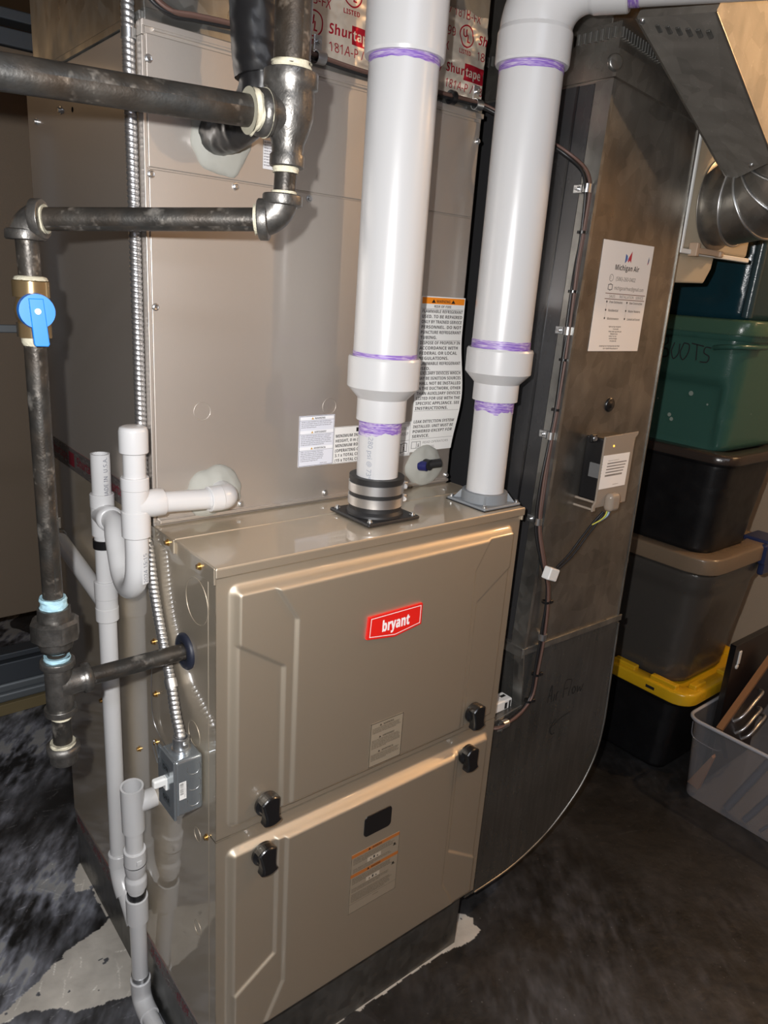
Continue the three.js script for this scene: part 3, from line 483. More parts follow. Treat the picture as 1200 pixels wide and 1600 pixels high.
// ---------------------------------------------------------------- black iron gas piping
const gas = thing('gas_pipe', 'black iron gas pipe with fittings running down into the furnace side', 'pipe');
const R2 = 0.01065, gx = -0.155, gz = -0.08, X1 = V(1, 0, 0), Y1 = V(0, 1, 0), Z1 = V(0, 0, 1);
const collar = (c, d, r, h = 0.010) => lathe(c.clone().addScaledVector(d.clone().normalize(), -h), d, [[0, 0], [0, r * 0.9], [0.0012, r], [h - 0.0012, r], [h, r * 0.94], [h, 0]], 36);
const dope = (name, c, d, r, mat, h = 0.006, s = 1) => { const n = 40, g = sweep(new THREE.LineCurve3(c, c.clone().addScaledVector(d.clone().normalize(), h)), (q, a) => r * (0.93 + 0.16 * (vn(a * 2.2, q * 900 + s, 64, s) - 0.4)), 6, n); return part('thread_sealant', g, mat, gas, name); };
part('pipe', rod(V(gx, 0.845, gz), V(gx, 1.145, gz), R2), M.iron, gas);
part('pipe', rod(V(gx, 1.195, gz), V(gx - 0.001, 1.236, gz), R2), M.iron, gas);
part('pipe', rod(V(gx, 0.768, gz), V(gx, 0.805, gz), R2), M.iron, gas);
part('pipe', rod(V(gx, 0.672, gz), V(gx, 0.722, gz), R2), M.iron, gas);
part('pipe', rod(V(gx + 0.028, 0.751, gz), V(0.02, 0.751, gz), R2), M.iron, gas);
part('tee', [rod(V(gx, 0.718, gz), V(gx, 0.780, gz), 0.0148), collar(V(gx, 0.784, gz), Y1, 0.0188, 0.009), collar(V(gx, 0.723, gz), Y1, 0.0180, 0.009), lathe(V(gx, 0.751, gz), X1, [[0, 0.016], [0.012, 0.0155], [0.02, 0.0142], [0.026, 0.0145], [0.027, 0.0175], [0.035, 0.0175], [0.0355, 0.0105]])], M.castIron, gas, 'malleable iron tee');
part('end_cap', lathe(V(gx, 0.648, gz), Y1, [[0, 0], [0, 0.0135], [0.002, 0.0155], [0.015, 0.0158], [0.0155, 0.0185], [0.024, 0.0185], [0.0245, 0.0108]]), M.castIron, gas, 'round cap under the drip leg');
part('union', [lathe(V(gx, 0.812, gz), Y1, crisp([[0, 0], [0, 0.0262], [0.020, 0.0262], [0.0235, 0.0225], [0.0235, 0]]), 8), lathe(V(gx, 0.8355, gz), Y1, crisp([[0, 0.0], [0, 0.0182], [0.013, 0.0178], [0.0138, 0.011]]), 8), lathe(V(gx, 0.797, gz), Y1, [[0, 0.0], [0, 0.0165], [0.006, 0.0185], [0.015, 0.0185]])], M.castIron, gas, 'dark iron pipe union with octagonal nut');
dope('pale blue thread sealant', V(gx, 0.848, gz), Y1, 0.0150, M.blueDope, 0.013, 4); dope('pale blue thread sealant', V(gx, 0.783, gz), Y1, 0.0148, M.blueDope, 0.006, 7); dope('pale blue thread sealant', V(gx, 0.7985, gz), V(0, -1, 0), 0.0150, M.blueDope, 0.003, 8);
dope('cream thread sealant', V(gx, 0.709, gz), Y1, 0.0128, M.cream, 0.006, 11); dope('cream thread sealant', V(gx, 0.671, gz), Y1, 0.0150, M.cream, 0.005, 13);
// ball valve
const valve = part('ball_valve', [lathe(V(gx, 1.142, gz), Y1, crisp([[0, 0], [0, 0.0165], [0.014, 0.0165], [0.0145, 0.0135], [0.0150, 0.0]]), 6), lathe(V(gx, 1.154, gz), Y1, [[0, 0.0125], [0.006, 0.0155], [0.014, 0.0175], [0.022, 0.0155], [0.028, 0.0135]]), lathe(V(gx, 1.1805, gz), Y1, crisp([[0, 0], [0, 0.0178], [0.015, 0.0178], [0.017, 0.0150], [0.017, 0]]), 8), lathe(V(gx, 1.168, gz), V(-0.12, 0.03, 1), [[0, 0.01], [0.020, 0.0095], [0.021, 0]])], M.oldbrass, gas, 'old brass ball valve');
{
  const hd = V(-0.12, 0.03, 1).normalize();
  const q = new THREE.Quaternion().setFromUnitVectors(V(0, 0, 1), hd), o = V(gx, 1.168, gz).addScaledVector(hd, 0.021);
  const put = g => { g.applyQuaternion(q); g.translate(o.x, o.y, o.z); return g; };
  const disc = new THREE.CylinderGeometry(0.0160, 0.0170, 0.008, 40).rotateX(Math.PI / 2).translate(0, 0, 0.0045);
  const s = new THREE.Shape([[-0.0058, 0.011], [0.0058, 0.011], [0.0062, -0.0305], [0.0052, -0.0320], [-0.0052, -0.0320], [-0.0062, -0.0305]].map(p => new THREE.Vector2(p[0] - p[1] * 0.06, p[1])));
  const bar = new THREE.ExtrudeGeometry(s, { depth: 0.006, bevelEnabled: true, bevelSize: 0.0008, bevelThickness: 0.0012, bevelSegments: 2 }).translate(0, 0, 0.0035);
  const h = part('valve_handle', put(merge([disc, bar])), M.blue, valve, 'bright blue plastic valve handle');
  part('handle_screw', put(new THREE.CylinderGeometry(0.0028, 0.0028, 0.003, 16).rotateX(Math.PI / 2).translate(0, 0, 0.0115)), M.zinc, valve);
}
part('thread_sealant', lathe(V(gx, 1.134, gz), Y1, [[0, 0.0108], [0.003, 0.0122], [0.008, 0.0125], [0.0085, 0.011]]), M.cream, gas); part('thread_sealant', lathe(V(gx, 1.1965, gz), Y1, [[0, 0.016], [0.003, 0.0145], [0.004, 0.0108]]), M.cream, gas);
// upper elbow, cross pipe, second elbow, tee
const eA = V(gx - 0.002, 1.252, gz), eB = V(0.034, 1.268, 0.072), dAB = eB.clone().sub(eA).normalize();
function elbow(c, d1, d2, r, arm, name, label) {   // d1, d2 point out of the fitting
  const a = c.clone().addScaledVector(d1, arm), b = c.clone().addScaledVector(d2, arm), k = 0.5;
  const cv = new THREE.CubicBezierCurve3(a, a.clone().addScaledVector(d1, -arm * k), b.clone().addScaledVector(d2, -arm * k), b);
  return part(name, [sweep(cv, (s, an, t) => r * (1 + 0.05 * Math.sin(Math.PI * t)), 24, 28), collar(a, d1, r * 1.22), collar(b, d2, r * 1.22)], M.castIron, gas, label);
}
elbow(eA, V(0, -1, 0), dAB, 0.0150, 0.019, 'elbow', 'malleable iron elbow');
part('pipe', rod(eA.clone().addScaledVector(dAB, 0.012), eB.clone().addScaledVector(dAB, -0.012), R2), M.iron, gas);
elbow(eB, dAB.clone().negate(), V(0.02, 1, 0).normalize(), 0.0155, 0.022, 'elbow', 'malleable iron elbow');
dope('cream thread sealant', eA.clone().addScaledVector(dAB, 0.018), dAB, 0.0140, M.cream, 0.003, 17); dope('cream thread sealant', eB.clone().addScaledVector(dAB, -0.0255), dAB, 0.0142, M.cream, 0.005, 19);
part('pipe', rod(V(0.036, 1.288, 0.072), V(0.038, 1.322, 0.072), 0.0105), M.iron, gas);
dope('cream thread sealant', V(0.0355, 1.288, 0.072), Y1, 0.0128, M.cream, 0.005, 23); dope('cream thread sealant', V(0.037, 1.309, 0.072), Y1, 0.0128, M.cream, 0.005, 29);
const tc = V(0.040, 1.357, 0.072), dL = V(-0.202, 1.341, 0.056).sub(V(0.040, 1.357, 0.072)).setY(-0.010).normalize();
part('tee', [lathe(V(0.038, 1.314, 0.072), V(0.03, 1, 0), [[0, 0], [0, 0.0152], [0.0012, 0.0162], [0.010, 0.0162], [0.0115, 0.0145], [0.020, 0.0152], [0.030, 0.0190], [0.042, 0.0222], [0.058, 0.0225], [0.066, 0.0215], [0.067, 0.0248], [0.079, 0.0248], [0.080, 0.023], [0.080, 0]], 40), lathe(tc, dL, [[0, 0.018], [0.014, 0.0182], [0.022, 0.0172], [0.0225, 0.020], [0.032, 0.020], [0.033, 0.0135]])], M.castIron, gas, 'large reducing tee with cast lettering');
part('pipe', rod(V(0.0405, 1.390, 0.072), V(0.046, 1.75, 0.072), 0.0168), M.iron, gas);
part('pipe', rod(tc.clone().addScaledVector(dL, 0.025), tc.clone().addScaledVector(dL, 0.62), 0.0134), M.iron, gas);
dope('cream thread sealant', V(0.0405, 1.3935, 0.072), Y1, 0.0186, M.cream, 0.008, 37);
{ const c = tc.clone().addScaledVector(dL, 0.026); part('thread_sealant', sweep(new THREE.LineCurve3(c, c.clone().addScaledVector(dL, 0.016)), (s, a) => 0.0152 + 0.0085 * (vn(a * 1.6, s * 300, 64, 41) - 0.25), 12, 44), M.cream, gas, 'thick smear of cream thread sealant'); }

// ---------------------------------------------------------------- white PVC vent pipes
const band = (x, y0, y1, z, r, s, parent, rag = 0.004) => {      // smear of purple primer
  const n = 72, m = 6, pos = [], idx = [];
  for (let j = 0; j <= m; j++) for (let i = 0; i <= n; i++) { const a = i / n * 6.28318, u = i / n; const lo = y0 - rag * (vn(u * 11, s, 11, s) * 0.8 + vn(u * 31, s, 31, s + 2) * 0.6 - 0.5), hi = y1 + 0.25 * rag * (vn(u * 13, s, 13, s + 5) - 0.5), y = lo + (hi - lo) * j / m; pos.push(x + r * Math.cos(a), y, z - r * Math.sin(a)); }
  for (let j = 0; j < m; j++) for (let i = 0; i < n; i++) { const a = j * (n + 1) + i, b = a + n + 1; idx.push(a, a + 1, b, b, a + 1, b + 1); }
  const g = new THREE.BufferGeometry(); g.setAttribute('position', new THREE.Float32BufferAttribute(pos, 3)); g.setIndex(idx); g.computeVertexNormals(); const uv = new Float32Array(pos.length / 3 * 2); for (let i = 0; i < uv.length / 2; i++) { uv[2 * i] = (i % (n + 1)) / n; uv[2 * i + 1] = (pos[3 * i + 1] - y0) / 0.03; }
  g.setAttribute('uv', new THREE.BufferAttribute(uv, 2)); return part('primer_smear', g, primerMat, parent, 'smear of purple primer');
};
const primerTex = (() => { const t = tex(256, (u, v) => { const a = vn(u * 14, v * 26, 4096, 301), b = vn(u * 60, v * 46, 4096, 305), k = Math.max(0, Math.min(1, (a * 0.7 + b * 0.5) * 1.35 - 0.28)); return [0.79 - 0.33 * k, 0.76 - 0.44 * k, 0.82 - 0.14 * k]; }, true, 1); return t; })();
const primerMat = std({ map: primerTex, roughness: 0.4 });
const R3 = 0.0437, RP2 = 0.0298;
function printOn(x, y0, y1, z, r, ang, span, text, parent, label, px = 0.012, flip = false, color = '#8d93a0') {   // printed line running along a pipe
  const L = y1 - y0, t = canvasTex(Math.round(L * 5200), Math.round(r * span * 5200), (g, w, h) => { g.fillStyle = '#c6c6c7'; g.fillRect(0, 0, w, h); g.fillStyle = color; g.font = `${px * 5200}px sans-serif`; g.textBaseline = 'middle'; g.fillText(text, 6, h / 2); });
  const n = 8, g = new THREE.PlaneGeometry(1, 1, n, 1), p = g.attributes.position, uv = g.attributes.uv;
  for (let i = 0; i < p.count; i++) { const u = p.getX(i), v = p.getY(i) + 0.5, a = ang + u * span; p.setXYZ(i, x + r * Math.sin(a), y0 + v * L, z + r * Math.cos(a)); uv.setXY(i, flip ? v : 1 - v, flip ? 0.5 - u : u + 0.5); }
  g.computeVertexNormals(); return part('printed_line', g, phy({ map: t, roughness: 0.3, clearcoat: 0.25, clearcoatRoughness: 0.25 }), parent, label);
}
const v1 = thing('vent_pipe', 'white plastic vent pipe rising in front of the coil labels', 'pipe');
{
  const x = 0.290, z = -0.072;
  part('lower_pipe', pipe(V(x, T + 0.012, z), V(x, 1.05, z), RP2, 0.025), M.pvc, v1);
  part('reducer', lathe(V(x, 1.035, z), Y1, crisp([[0, 0.0305], [0, 0.0345], [0.030, 0.0345], [0.046, 0.0498], [0.084, 0.0500], [0.087, 0.0485], [0.087, 0.0442]]), 56), M.pvc, v1);
  part('upper_pipe', rod(V(x, 1.085, z), V(x, 1.52, z), R3, 56), M.pvc, v1);
  part('coupling', lathe(V(x, 1.480, z), Y1, crisp([[0, 0.0440], [0, 0.0490], [0.004, 0.0500], [0.20, 0.0500], [0.20, 0.0]]), 56), M.pvc, v1);
  part('pipe_top', rod(V(x, 1.66, z), V(x, 2.19, z), R3, 40), M.pvc, v1);
  band(x, 1.118, 1.128, z, R3 + 0.0004, 3, v1, 0.004); band(x, 1.020, 1.036, z, RP2 + 0.0004, 9, v1, 0.012); band(x, 1.473, 1.482, z, R3 + 0.0004, 15, v1, 0.003);
  printOn(x, 0.906, 1.040, z, RP2 + 0.0003, -1.10, 0.55, '\u00b05-2\u2033 280 psi @ 73\u00b0F NSF\u00ae-pw  AST', v1, 'grey printing along the pipe', 0.0098);
}
const v2 = thing('vent_pipe', 'white plastic vent pipe turning right at an elbow above the dark duct', 'pipe');
{
  const x = 0.493, z = -0.047, yt = 1.620;
  part('lower_pipe', pipe(V(x, T + 0.004, z), V(x, 1.075, z), RP2, 0.025), M.pvc, v2);
  part('reducer', lathe(V(x, 1.058, z), Y1, crisp([[0, 0.0305], [0, 0.0345], [0.026, 0.0345], [0.042, 0.0498], [0.075, 0.0500], [0.078, 0.0485], [0.078, 0.0442]]), 56), M.pvc, v2);
  part('upper_pipe', rod(V(x, 1.13, z), V(x, 1.56, z), R3, 56), M.pvc, v2);
  const R = 0.068, dr = V(0.5, 0, 0.866), pts = []; for (let i = 0; i <= 16; i++) { const a = i / 16 * Math.PI / 2; pts.push(V(x, yt - R + R * Math.sin(a), z).addScaledVector(dr, R - R * Math.cos(a))); }
  const ex = V(x, yt, z).addScaledVector(dr, R - 0.002);
  part('elbow', [lathe(V(x, 1.510, z), Y1, crisp([[0, 0.0440], [0, 0.0488], [0.003, 0.0502], [0.038, 0.0502], [0.044, 0.0480], [0.044, 0.0]]), 56), sweep(pts, 0.0482, 48, 40), lathe(ex, dr, crisp([[0, 0], [0, 0.0480], [0.006, 0.0502], [0.048, 0.0502], [0.050, 0.0488], [0.050, 0.044]]), 56)], M.pvc, v2);
  part('side_pipe', rod(ex.clone().addScaledVector(dr, 0.03), ex.clone().addScaledVector(dr, 2.4), R3, 48), M.pvc, v2);
  band(x, 1.136, 1.148, z, R3 + 0.0004, 23, v2, 0.002); band(x, 1.043, 1.058, z, RP2 + 0.0004, 29, v2, 0.008); band(x, 1.501, 1.512, z, R3 + 0.0004, 33, v2, 0.003);
  const b = band(0, 0, 0.014, 0, R3 + 0.0005, 39, v2, 0.002); b.quaternion.setFromUnitVectors(Y1, dr); b.position.copy(ex).addScaledVector(dr, 0.049);
}
{   // black rubber coupling on its plate
  const g = thing('vent_coupling', 'black rubber coupling with two steel band clamps under the middle vent pipe', 'coupling'), x = 0.290, z = -0.072, s = 0.047;
  part('plate', box(x - s, x + s, T + 0.0005, T + 0.006, z - s, z + s, 0.0025), M.rubber, g);
  part('sleeve', lathe(V(x, T + 0.005, z), Y1, crisp([[0, 0.042], [0.004, 0.041], [0.008, 0.0375], [0.012, 0.0372], [0.012, 0.0385], [0.014, 0.0385], [0.034, 0.0385], [0.034, 0.0392], [0.037, 0.0392], [0.037, 0.0385], [0.050, 0.0385], [0.050, 0.0396], [0.056, 0.0396], [0.056, 0.0302]]), 48), M.rubber, g);
  for (const y of [0.018, 0.037]) { const c = part('band_clamp', lathe(V(x, T + y + 0.002, z), Y1, crisp([[0, 0.0385], [0, 0.0400], [0.013, 0.0400], [0.013, 0.0385]]), 48), M.steel, g, 'bright steel band clamp'); part('clamp_screw', [rod(V(x + 0.034, T + y + 0.0085, z + 0.024), V(x + 0.046, T + y + 0.0085, z + 0.013), 0.0035, 12), box(x + 0.034, x + 0.041, T + y + 0.003, T + y + 0.014, z + 0.014, z + 0.022, 0.001)], M.steel, c); }
  for (const [a, b] of [[-1, -1], [1, -1], [-1, 1], [1, 1]]) part('screw', hexHead(V(x + a * 0.039, T + 0.006, z + b * 0.039), Y1, 0.003, 0.004), M.zinc, g);
}
{   // grey flange
  const g = thing('vent_flange', 'grey plastic square flange under the vent pipe nearest the dark duct', 'flange'), x = 0.493, z = -0.047, s = 0.0415;
  part('plate', box(x - s, x + s, T + 0.0005, T + 0.005, z - s, z + s, 0.002), M.greyPlastic, g);
  part('socket', lathe(V(x, T + 0.004, z), Y1, crisp([[0, 0.0370], [0.016, 0.0362], [0.0165, 0.0352], [0.0165, 0.0300]]), 44), M.greyPlastic, g);
  for (let k = 0; k < 4; k++) { const a = Math.PI / 4 + k * Math.PI / 2, w = prism([[0.035, 0], [0.049, 0], [0.037, 0.014], [0.035, 0.014]], 0.002).translate(0, 0, -0.001).rotateY(-a).translate(x, T + 0.0045, z); part('rib', w, M.greyPlastic, g); }
  part('gasket', box(x - s - 0.001, x + s + 0.001, T, T + 0.0012, z - s - 0.001, z + s + 0.001), M.rubber, g);
  for (const [a, b] of [[-1, -1], [1, -1], [-1, 1], [1, 1]]) part('screw', hexHead(V(x + a * 0.0365, T + 0.005, z + b * 0.0365), Y1, 0.0028, 0.004), M.zinc, g);
}

// ---------------------------------------------------------------- condensate drain piping
const RD = 0.01335, RS = 0.0168;    // pipe, socket
const sock = (a, d, L, r = RS) => lathe(a, d, crisp([[0, RD * 0.98], [0, r - 0.0008], [0.001, r], [L - 0.001, r], [L, r - 0.0008], [L, RD * 0.98]]), 36);
const drain = thing('condensate_drain', 'white plastic condensate trap and stack beside the furnace side', 'pipe');
{
  const tx = -0.040, tz = -0.130, ty = 0.938, sx = -0.0205, sz = -0.310;
  part('outlet_elbow', [sweep(new THREE.CubicBezierCurve3(V(0.088, ty - 0.006, CZ - 0.004), V(0.088, ty - 0.006, tz - 0.008), V(0.090, ty - 0.006, tz), V(0.062, ty - 0.005, tz)), 0.0165, 24, 28), sock(V(0.056, ty - 0.005, tz), X1, 0.018, 0.0168)], M.pvc, drain);
  part('outlet_pipe', rod(V(tx + 0.02, ty, tz), V(0.066, ty - 0.005, tz), RD), M.pvc, drain);
  part('cleanout_tee', [rod(V(tx, ty - 0.037, tz), V(tx, ty + 0.034, tz), RS - 0.0006, 36), sock(V(tx, ty + 0.020, tz), Y1, 0.016, RS), sock(V(tx, ty - 0.040, tz), Y1, 0.034, RS + 0.0006), lathe(V(tx, ty, tz), X1, [[0, RS], [0.016, RS], [0.019, RS + 0.0006], [0.034, RS + 0.0006], [0.0345, RD]], 36)], M.pvc, drain);
  part('riser', rod(V(tx, ty + 0.03, tz), V(tx, 1.03, tz), RD), M.pvc, drain);
  part('cap', lathe(V(tx, 1.004, tz), Y1, [[0, RD], [0, 0.0165], [0.001, 0.0172], [0.026, 0.0172], [0.0305, 0.0158], [0.032, 0.012], [0.0325, 0]], 40), M.pvc, drain, 'white cap on the cleanout');
  const U = [V(tx, 0.905, tz), V(tx, 0.875, tz), V(tx, 0.845, tz - 0.004), V(tx + 0.001, 0.823, tz - 0.020), V(tx + 0.003, 0.813, tz - 0.045), V(tx + 0.006, 0.820, tz - 0.072), V(tx + 0.010, 0.840, tz - 0.095), V(tx + 0.014, 0.861, tz - 0.115), V(sx, 0.872, sz + 0.045), V(sx, 0.874, sz + 0.010)];
  part('trap', sweep(U, RD + 0.001, 90, 28), M.pvc, drain);
  part('stack_tee', [rod(V(sx, 0.842, sz), V(sx, 0.902, sz), RS - 0.0006, 36), sock(V(sx, 0.884, sz), Y1, 0.020), lathe(V(sx, 0.874, sz), Z1, [[0, RS], [0.016, RS], [0.024, RS + 0.0015], [0.033, RS + 0.0015], [0.0335, RD]], 36)], M.pvc, drain);
  part('vent_stub', pipe(V(sx, 0.895, sz), V(sx, 0.962, sz), RD, 0.0108), M.pvc, drain);
  printOn(sx, 0.897, 0.960, sz, RD + 0.0003, 0.15, 0.9, 'MADE IN  U.S.A.', drain, 'dark printing on the vent stub', 0.0085, true, '#6a6d78');
  printOn(tx, 0.838, 0.898, tz, RD + 0.0014, 0.35, 0.7, '2024 15:15', drain, 'dark printing on the trap', 0.008, true, '#6a6d78');
  part('pipe_strap', lathe(V(sx, 0.822, sz), Y1, crisp([[0, RD], [0, RD + 0.0022], [0.013, RD + 0.0022], [0.013, RD]]), 32), M.blackPlastic, drain, 'black strap around the stack');
  part('stack_pipe', rod(V(sx, 0.270, sz), V(sx, 0.85, sz), RD), M.pvc, drain);
  part('branch_tee', [rod(V(sx, 0.712, sz), V(sx, 0.768, sz), RS - 0.0006, 36), sock(V(sx, 0.742, sz), Y1, 0.028), sock(V(sx, 0.706, sz), Y1, 0.022)], M.pvc, drain);
  part('branch_pipe', rod(V(sx, 0.730, sz), V(sx - 0.001, 0.764, -0.53), RD), M.pvc, drain);
  part('pipe_hanger', [lathe(V(sx, 0.764, -0.545), V(0, 0.16, -1), crisp([[0, RD], [0, RD + 0.002], [0.012, RD + 0.002], [0.012, RD]]), 28), box(sx - 0.006, sx + 0.006, 0.78, 0.80, -0.552, -0.542, 0.001)], M.zinc, drain, 'metal pipe hanger');
  part('foot_elbow', [sweep(new THREE.CubicBezierCurve3(V(sx, 0.272, sz), V(sx, 0.245, sz), V(sx, 0.232, sz + 0.003), V(sx, 0.212, sz + 0.028)), RS - 0.0006, 20, 28), sock(V(sx, 0.252, sz), Y1, 0.026)], M.pvc, drain);
  part('link_pipe', rod(V(sx, 0.222, sz + 0.020), V(-0.0215, 0.186, sz + 0.068), RD), M.pvc, drain);
}
const low = thing('drain_pipe', 'white plastic drain with open-topped tee beside the switch box', 'pipe');
{
  const A = V(-0.0168, 0.05, -0.240), Bt = V(-0.0345, 0.487, -0.196), ax = Bt.clone().sub(A).normalize(), at = y => A.clone().lerp(Bt, (y - 0.05) / 0.437);
  part('open_tee', [pipe(at(0.404), at(0.487), RS, RD + 0.0004, 36), lathe(at(0.450), V(1, 0.04, 0), [[0.006, RD], [0.012, RD + 0.0010], [0.020, RD + 0.0016], [0.034, RD + 0.0016], [0.0342, RD * 0.85]], 36)], M.pvc, low);
  part('pipe', rod(at(0.335), at(0.412), RD), M.pvc, low);
  part('check_valve', [sock(at(0.336), ax, 0.028), lathe(at(0.284), ax, [[0, RD], [0, 0.0158], [0.001, 0.0164], [0.018, 0.0170], [0.022, 0.0158], [0.026, 0.0135], [0.029, 0.0135], [0.034, 0.0156], [0.052, 0.0172]], 36), box(-0.004, 0.004, -0.004, 0.004, 0, 0.0022, 0.0006).translate(at(0.347).x, at(0.347).y, at(0.347).z + 0.0162)], M.pvc, low);
  part('pipe', rod(at(0.235), at(0.292), RD), M.pvc, low);
  part('pipe_strap', lathe(at(0.262), ax, crisp([[0, RD], [0, RD + 0.0014], [0.014, RD + 0.0014], [0.014, RD]]), 32), M.blackPlastic, low, 'black strap around the drain');
  part('coupling', sock(at(0.210), ax, 0.054, 0.0172), M.pvc, low);
  part('pipe', rod(at(0.062), at(0.22), RD), M.pvc, low);
  part('pipe_strap', lathe(at(0.070), ax, crisp([[0, RD], [0, RD + 0.0012], [0.012, RD + 0.0012], [0.012, RD]]), 32), M.zinc, low, 'metal strap around the drain foot');
  part('foot_elbow', [sock(at(0.046), ax, 0.024), sweep(new THREE.CubicBezierCurve3(at(0.052), at(0.026), V(-0.0168, 0.017, -0.238), V(-0.0168, 0.017, -0.204)), RS - 0.0006, 20, 28)], M.pvc, low);
  part('floor_pipe', rod(V(-0.0168, 0.0170, -0.208), V(-0.0188, 0.0170, 0.51), RD), M.pvc, low);
}

// ---------------------------------------------------------------- flexible metal conduit, switch box
const flex = (pts, r) => { const c = new THREE.CatmullRomCurve3(pts, false, 'centripetal'), L = c.getLength(), p = 0.0062; return sweep(c, (s, a) => { const k = ((s + a / 6.2832 * p) / p) % 1; return r - 0.0011 + 0.0011 * Math.pow(Math.abs(Math.sin(Math.PI * k)), 0.7); }, Math.round(L / p * 8), 16); };
const cd1 = thing('flexible_conduit', 'long ribbed metal conduit running up the coil cabinet corner', 'conduit');
part('armour', flex([V(-0.0095, 0.862, -0.171), V(-0.009, 0.93, -0.183), V(-0.0085, 1.05, -0.187), V(-0.0085, 1.25, -0.188), V(-0.0085, 1.45, -0.19), V(-0.007, 1.60, -0.19), V(-0.006, 1.9, -0.19), V(-0.006, 2.19, -0.19)], 0.0074), M.steel, cd1);
for (const y of [1.385, 1.455]) part('conduit_strap', [lathe(V(-0.0085, y, -0.189), Y1, crisp([[0, 0.0074], [0, 0.0085], [0.010, 0.0085], [0.010, 0.0074]]), 24), box(-0.003, 0, y, y + 0.010, -0.215, -0.188, 0.0008)], M.zinc, cd1);
const cd2 = thing('flexible_conduit', 'short ribbed metal conduit dropping into the grey switch box', 'conduit');
part('armour', flex([V(-0.0095, 0.868, -0.170), V(-0.0085, 0.80, -0.155), V(-0.0085, 0.755, -0.137), V(-0.011, 0.70, -0.104), V(-0.018, 0.665, -0.072), V(-0.020, 0.648, -0.056), V(-0.020, 0.630, -0.053)], 0.0070), M.steel, cd2);
part('splice_sleeve', lathe(V(-0.0109, 0.702, -0.1053), V(-0.05, -0.82, 0.56), crisp([[0, 0.0068], [0, 0.0082], [0.012, 0.0082], [0.012, 0.0068]]), 24), M.steel, cd2);
const sw = thing('switch_box', 'small grey metal switch box screwed to the furnace side', 'switch');
{
  const x0 = -0.040, x1 = -0.0005, y0 = 0.545, y1 = 0.628, za = -0.076, zb = -0.030;
  part('body', box(x0 + 0.001, x1, y0, y1, za, zb, 0.005), M.boxzinc, sw);
  const cov = part('cover', box(x0 - 0.0015, x0 + 0.0025, y0 - 0.002, y1 + 0.002, za - 0.002, zb + 0.002, 0.0012), M.boxzinc, sw);
  part('toggle', [box(x0 - 0.004, x0 - 0.0005, 0.578, 0.596, -0.058, -0.048, 0.0012), box(x0 - 0.019, x0 - 0.002, 0.585, 0.597, -0.058, -0.048, 0.003)], M.white, cov, 'white toggle switch');
  for (const [y, s] of [[0.609, 'ON'], [0.563, 'OFF']]) { const t = canvasTex(128, 96, (g, w, h) => { g.fillStyle = '#6f777c'; g.fillRect(0, 0, w, h); g.fillStyle = '#0c0c0d'; g.font = 'bold 62px sans-serif'; g.textAlign = 'center'; g.textBaseline = 'middle'; fitText(g, s, w / 2, h / 2, w * 0.95, 62); }); const g = new THREE.PlaneGeometry(0.022, 0.014).rotateY(-Math.PI / 2).translate(x0 - 0.0017, y, -0.053); part('stamped_word', g, std({ map: t, metalness: 0.6, roughness: 0.42 }), cov, 'stamped word ' + s); }
  for (const y of [0.612, 0.588, 0.564]) part('knockout', new THREE.TorusGeometry(0.0092, 0.0005, 6, 40, 4.4).rotateZ(2.7).translate(-0.0135, y, zb), M.zinc, sw);
  { const t = canvasTex(120, 320, (g, w, h) => { g.fillStyle = '#e4e4e2'; g.fillRect(0, 0, w, h); g.fillStyle = '#222'; for (let y = 20; y < 230; y += 6 + 6 * rnd()) g.fillRect(14, y, 60, 2 + 4 * rnd()); lines(g, 82, 112, 20, 14, 20, 9, '#666'); }); const g = new THREE.PlaneGeometry(0.0095, 0.026).translate(-0.029, 0.584, zb + 0.0004); part('barcode_sticker', g, std({ map: t, roughness: 0.5 }), sw, 'small white barcode sticker'); }
  part('conduit_connector', [lathe(V(-0.020, y1 - 0.001, -0.053), Y1, crisp([[0, 0.0], [0, 0.0125], [0.005, 0.0125], [0.006, 0.0108], [0.020, 0.0108], [0.020, 0.0082], [0.006, 0.0075]]), 28), hexHead(V(-0.020, y1 + 0.012, -0.0422), V(0.1, 0, 1), 0.003, 0.003)], M.zinc, sw);
  part('spring_clip', sweep([V(x0 - 0.003, 0.604, za + 0.001), V(x0 - 0.006, 0.622, za - 0.002), V(x0 - 0.0075, 0.634, za - 0.003), V(x0 - 0.0065, 0.6375, za - 0.0015), V(x0 - 0.005, 0.634, za), V(x0 - 0.002, 0.612, za + 0.002)], 0.0008, 40, 8), M.zinc, sw);
}

// ---------------------------------------------------------------- insulated refrigerant line
const line = thing('refrigerant_line', 'thick black foam-wrapped refrigerant line entering the coil panel', 'pipe');
{
  const wr = (s, a, k) => 1 + 0.07 * (vn(a * 3.2 + s * 30, s * 60, 64, k) - 0.5) + 0.06 * (vn(a * 4 + s * 90, s * 180, 64, k + 2) - 0.5);
  part('upper_insulation', sweep([V(0.098, 1.424, -0.083), V(0.094, 1.46, -0.087), V(0.094, 1.53, -0.09), V(0.097, 1.8, -0.095)], (s, a) => 0.0285 * wr(s, a, 401), 90, 40), M.rubber2 = phy({ color: lin(0.013, 0.013, 0.014), roughness: 0.33, clearcoat: 0.25, clearcoatRoughness: 0.3 }), line);
  part('lower_insulation', sweep([V(0.098, 1.432, -0.083), V(0.097, 1.41, -0.084), V(0.092, 1.39, -0.095), V(0.088, 1.376, -0.125), V(0.086, 1.372, -0.176)], (s, a) => 0.0235 * wr(s, a, 411), 60, 40), M.rubber2, line);
  part('cable_tie', lathe(V(0.098, 1.4235, -0.083), V(0.12, 1, 0), crisp([[0, 0.024], [0, 0.0268], [0.004, 0.0268], [0.004, 0.024]]), 36), M.blackPlastic, line, 'black cable tie');
}

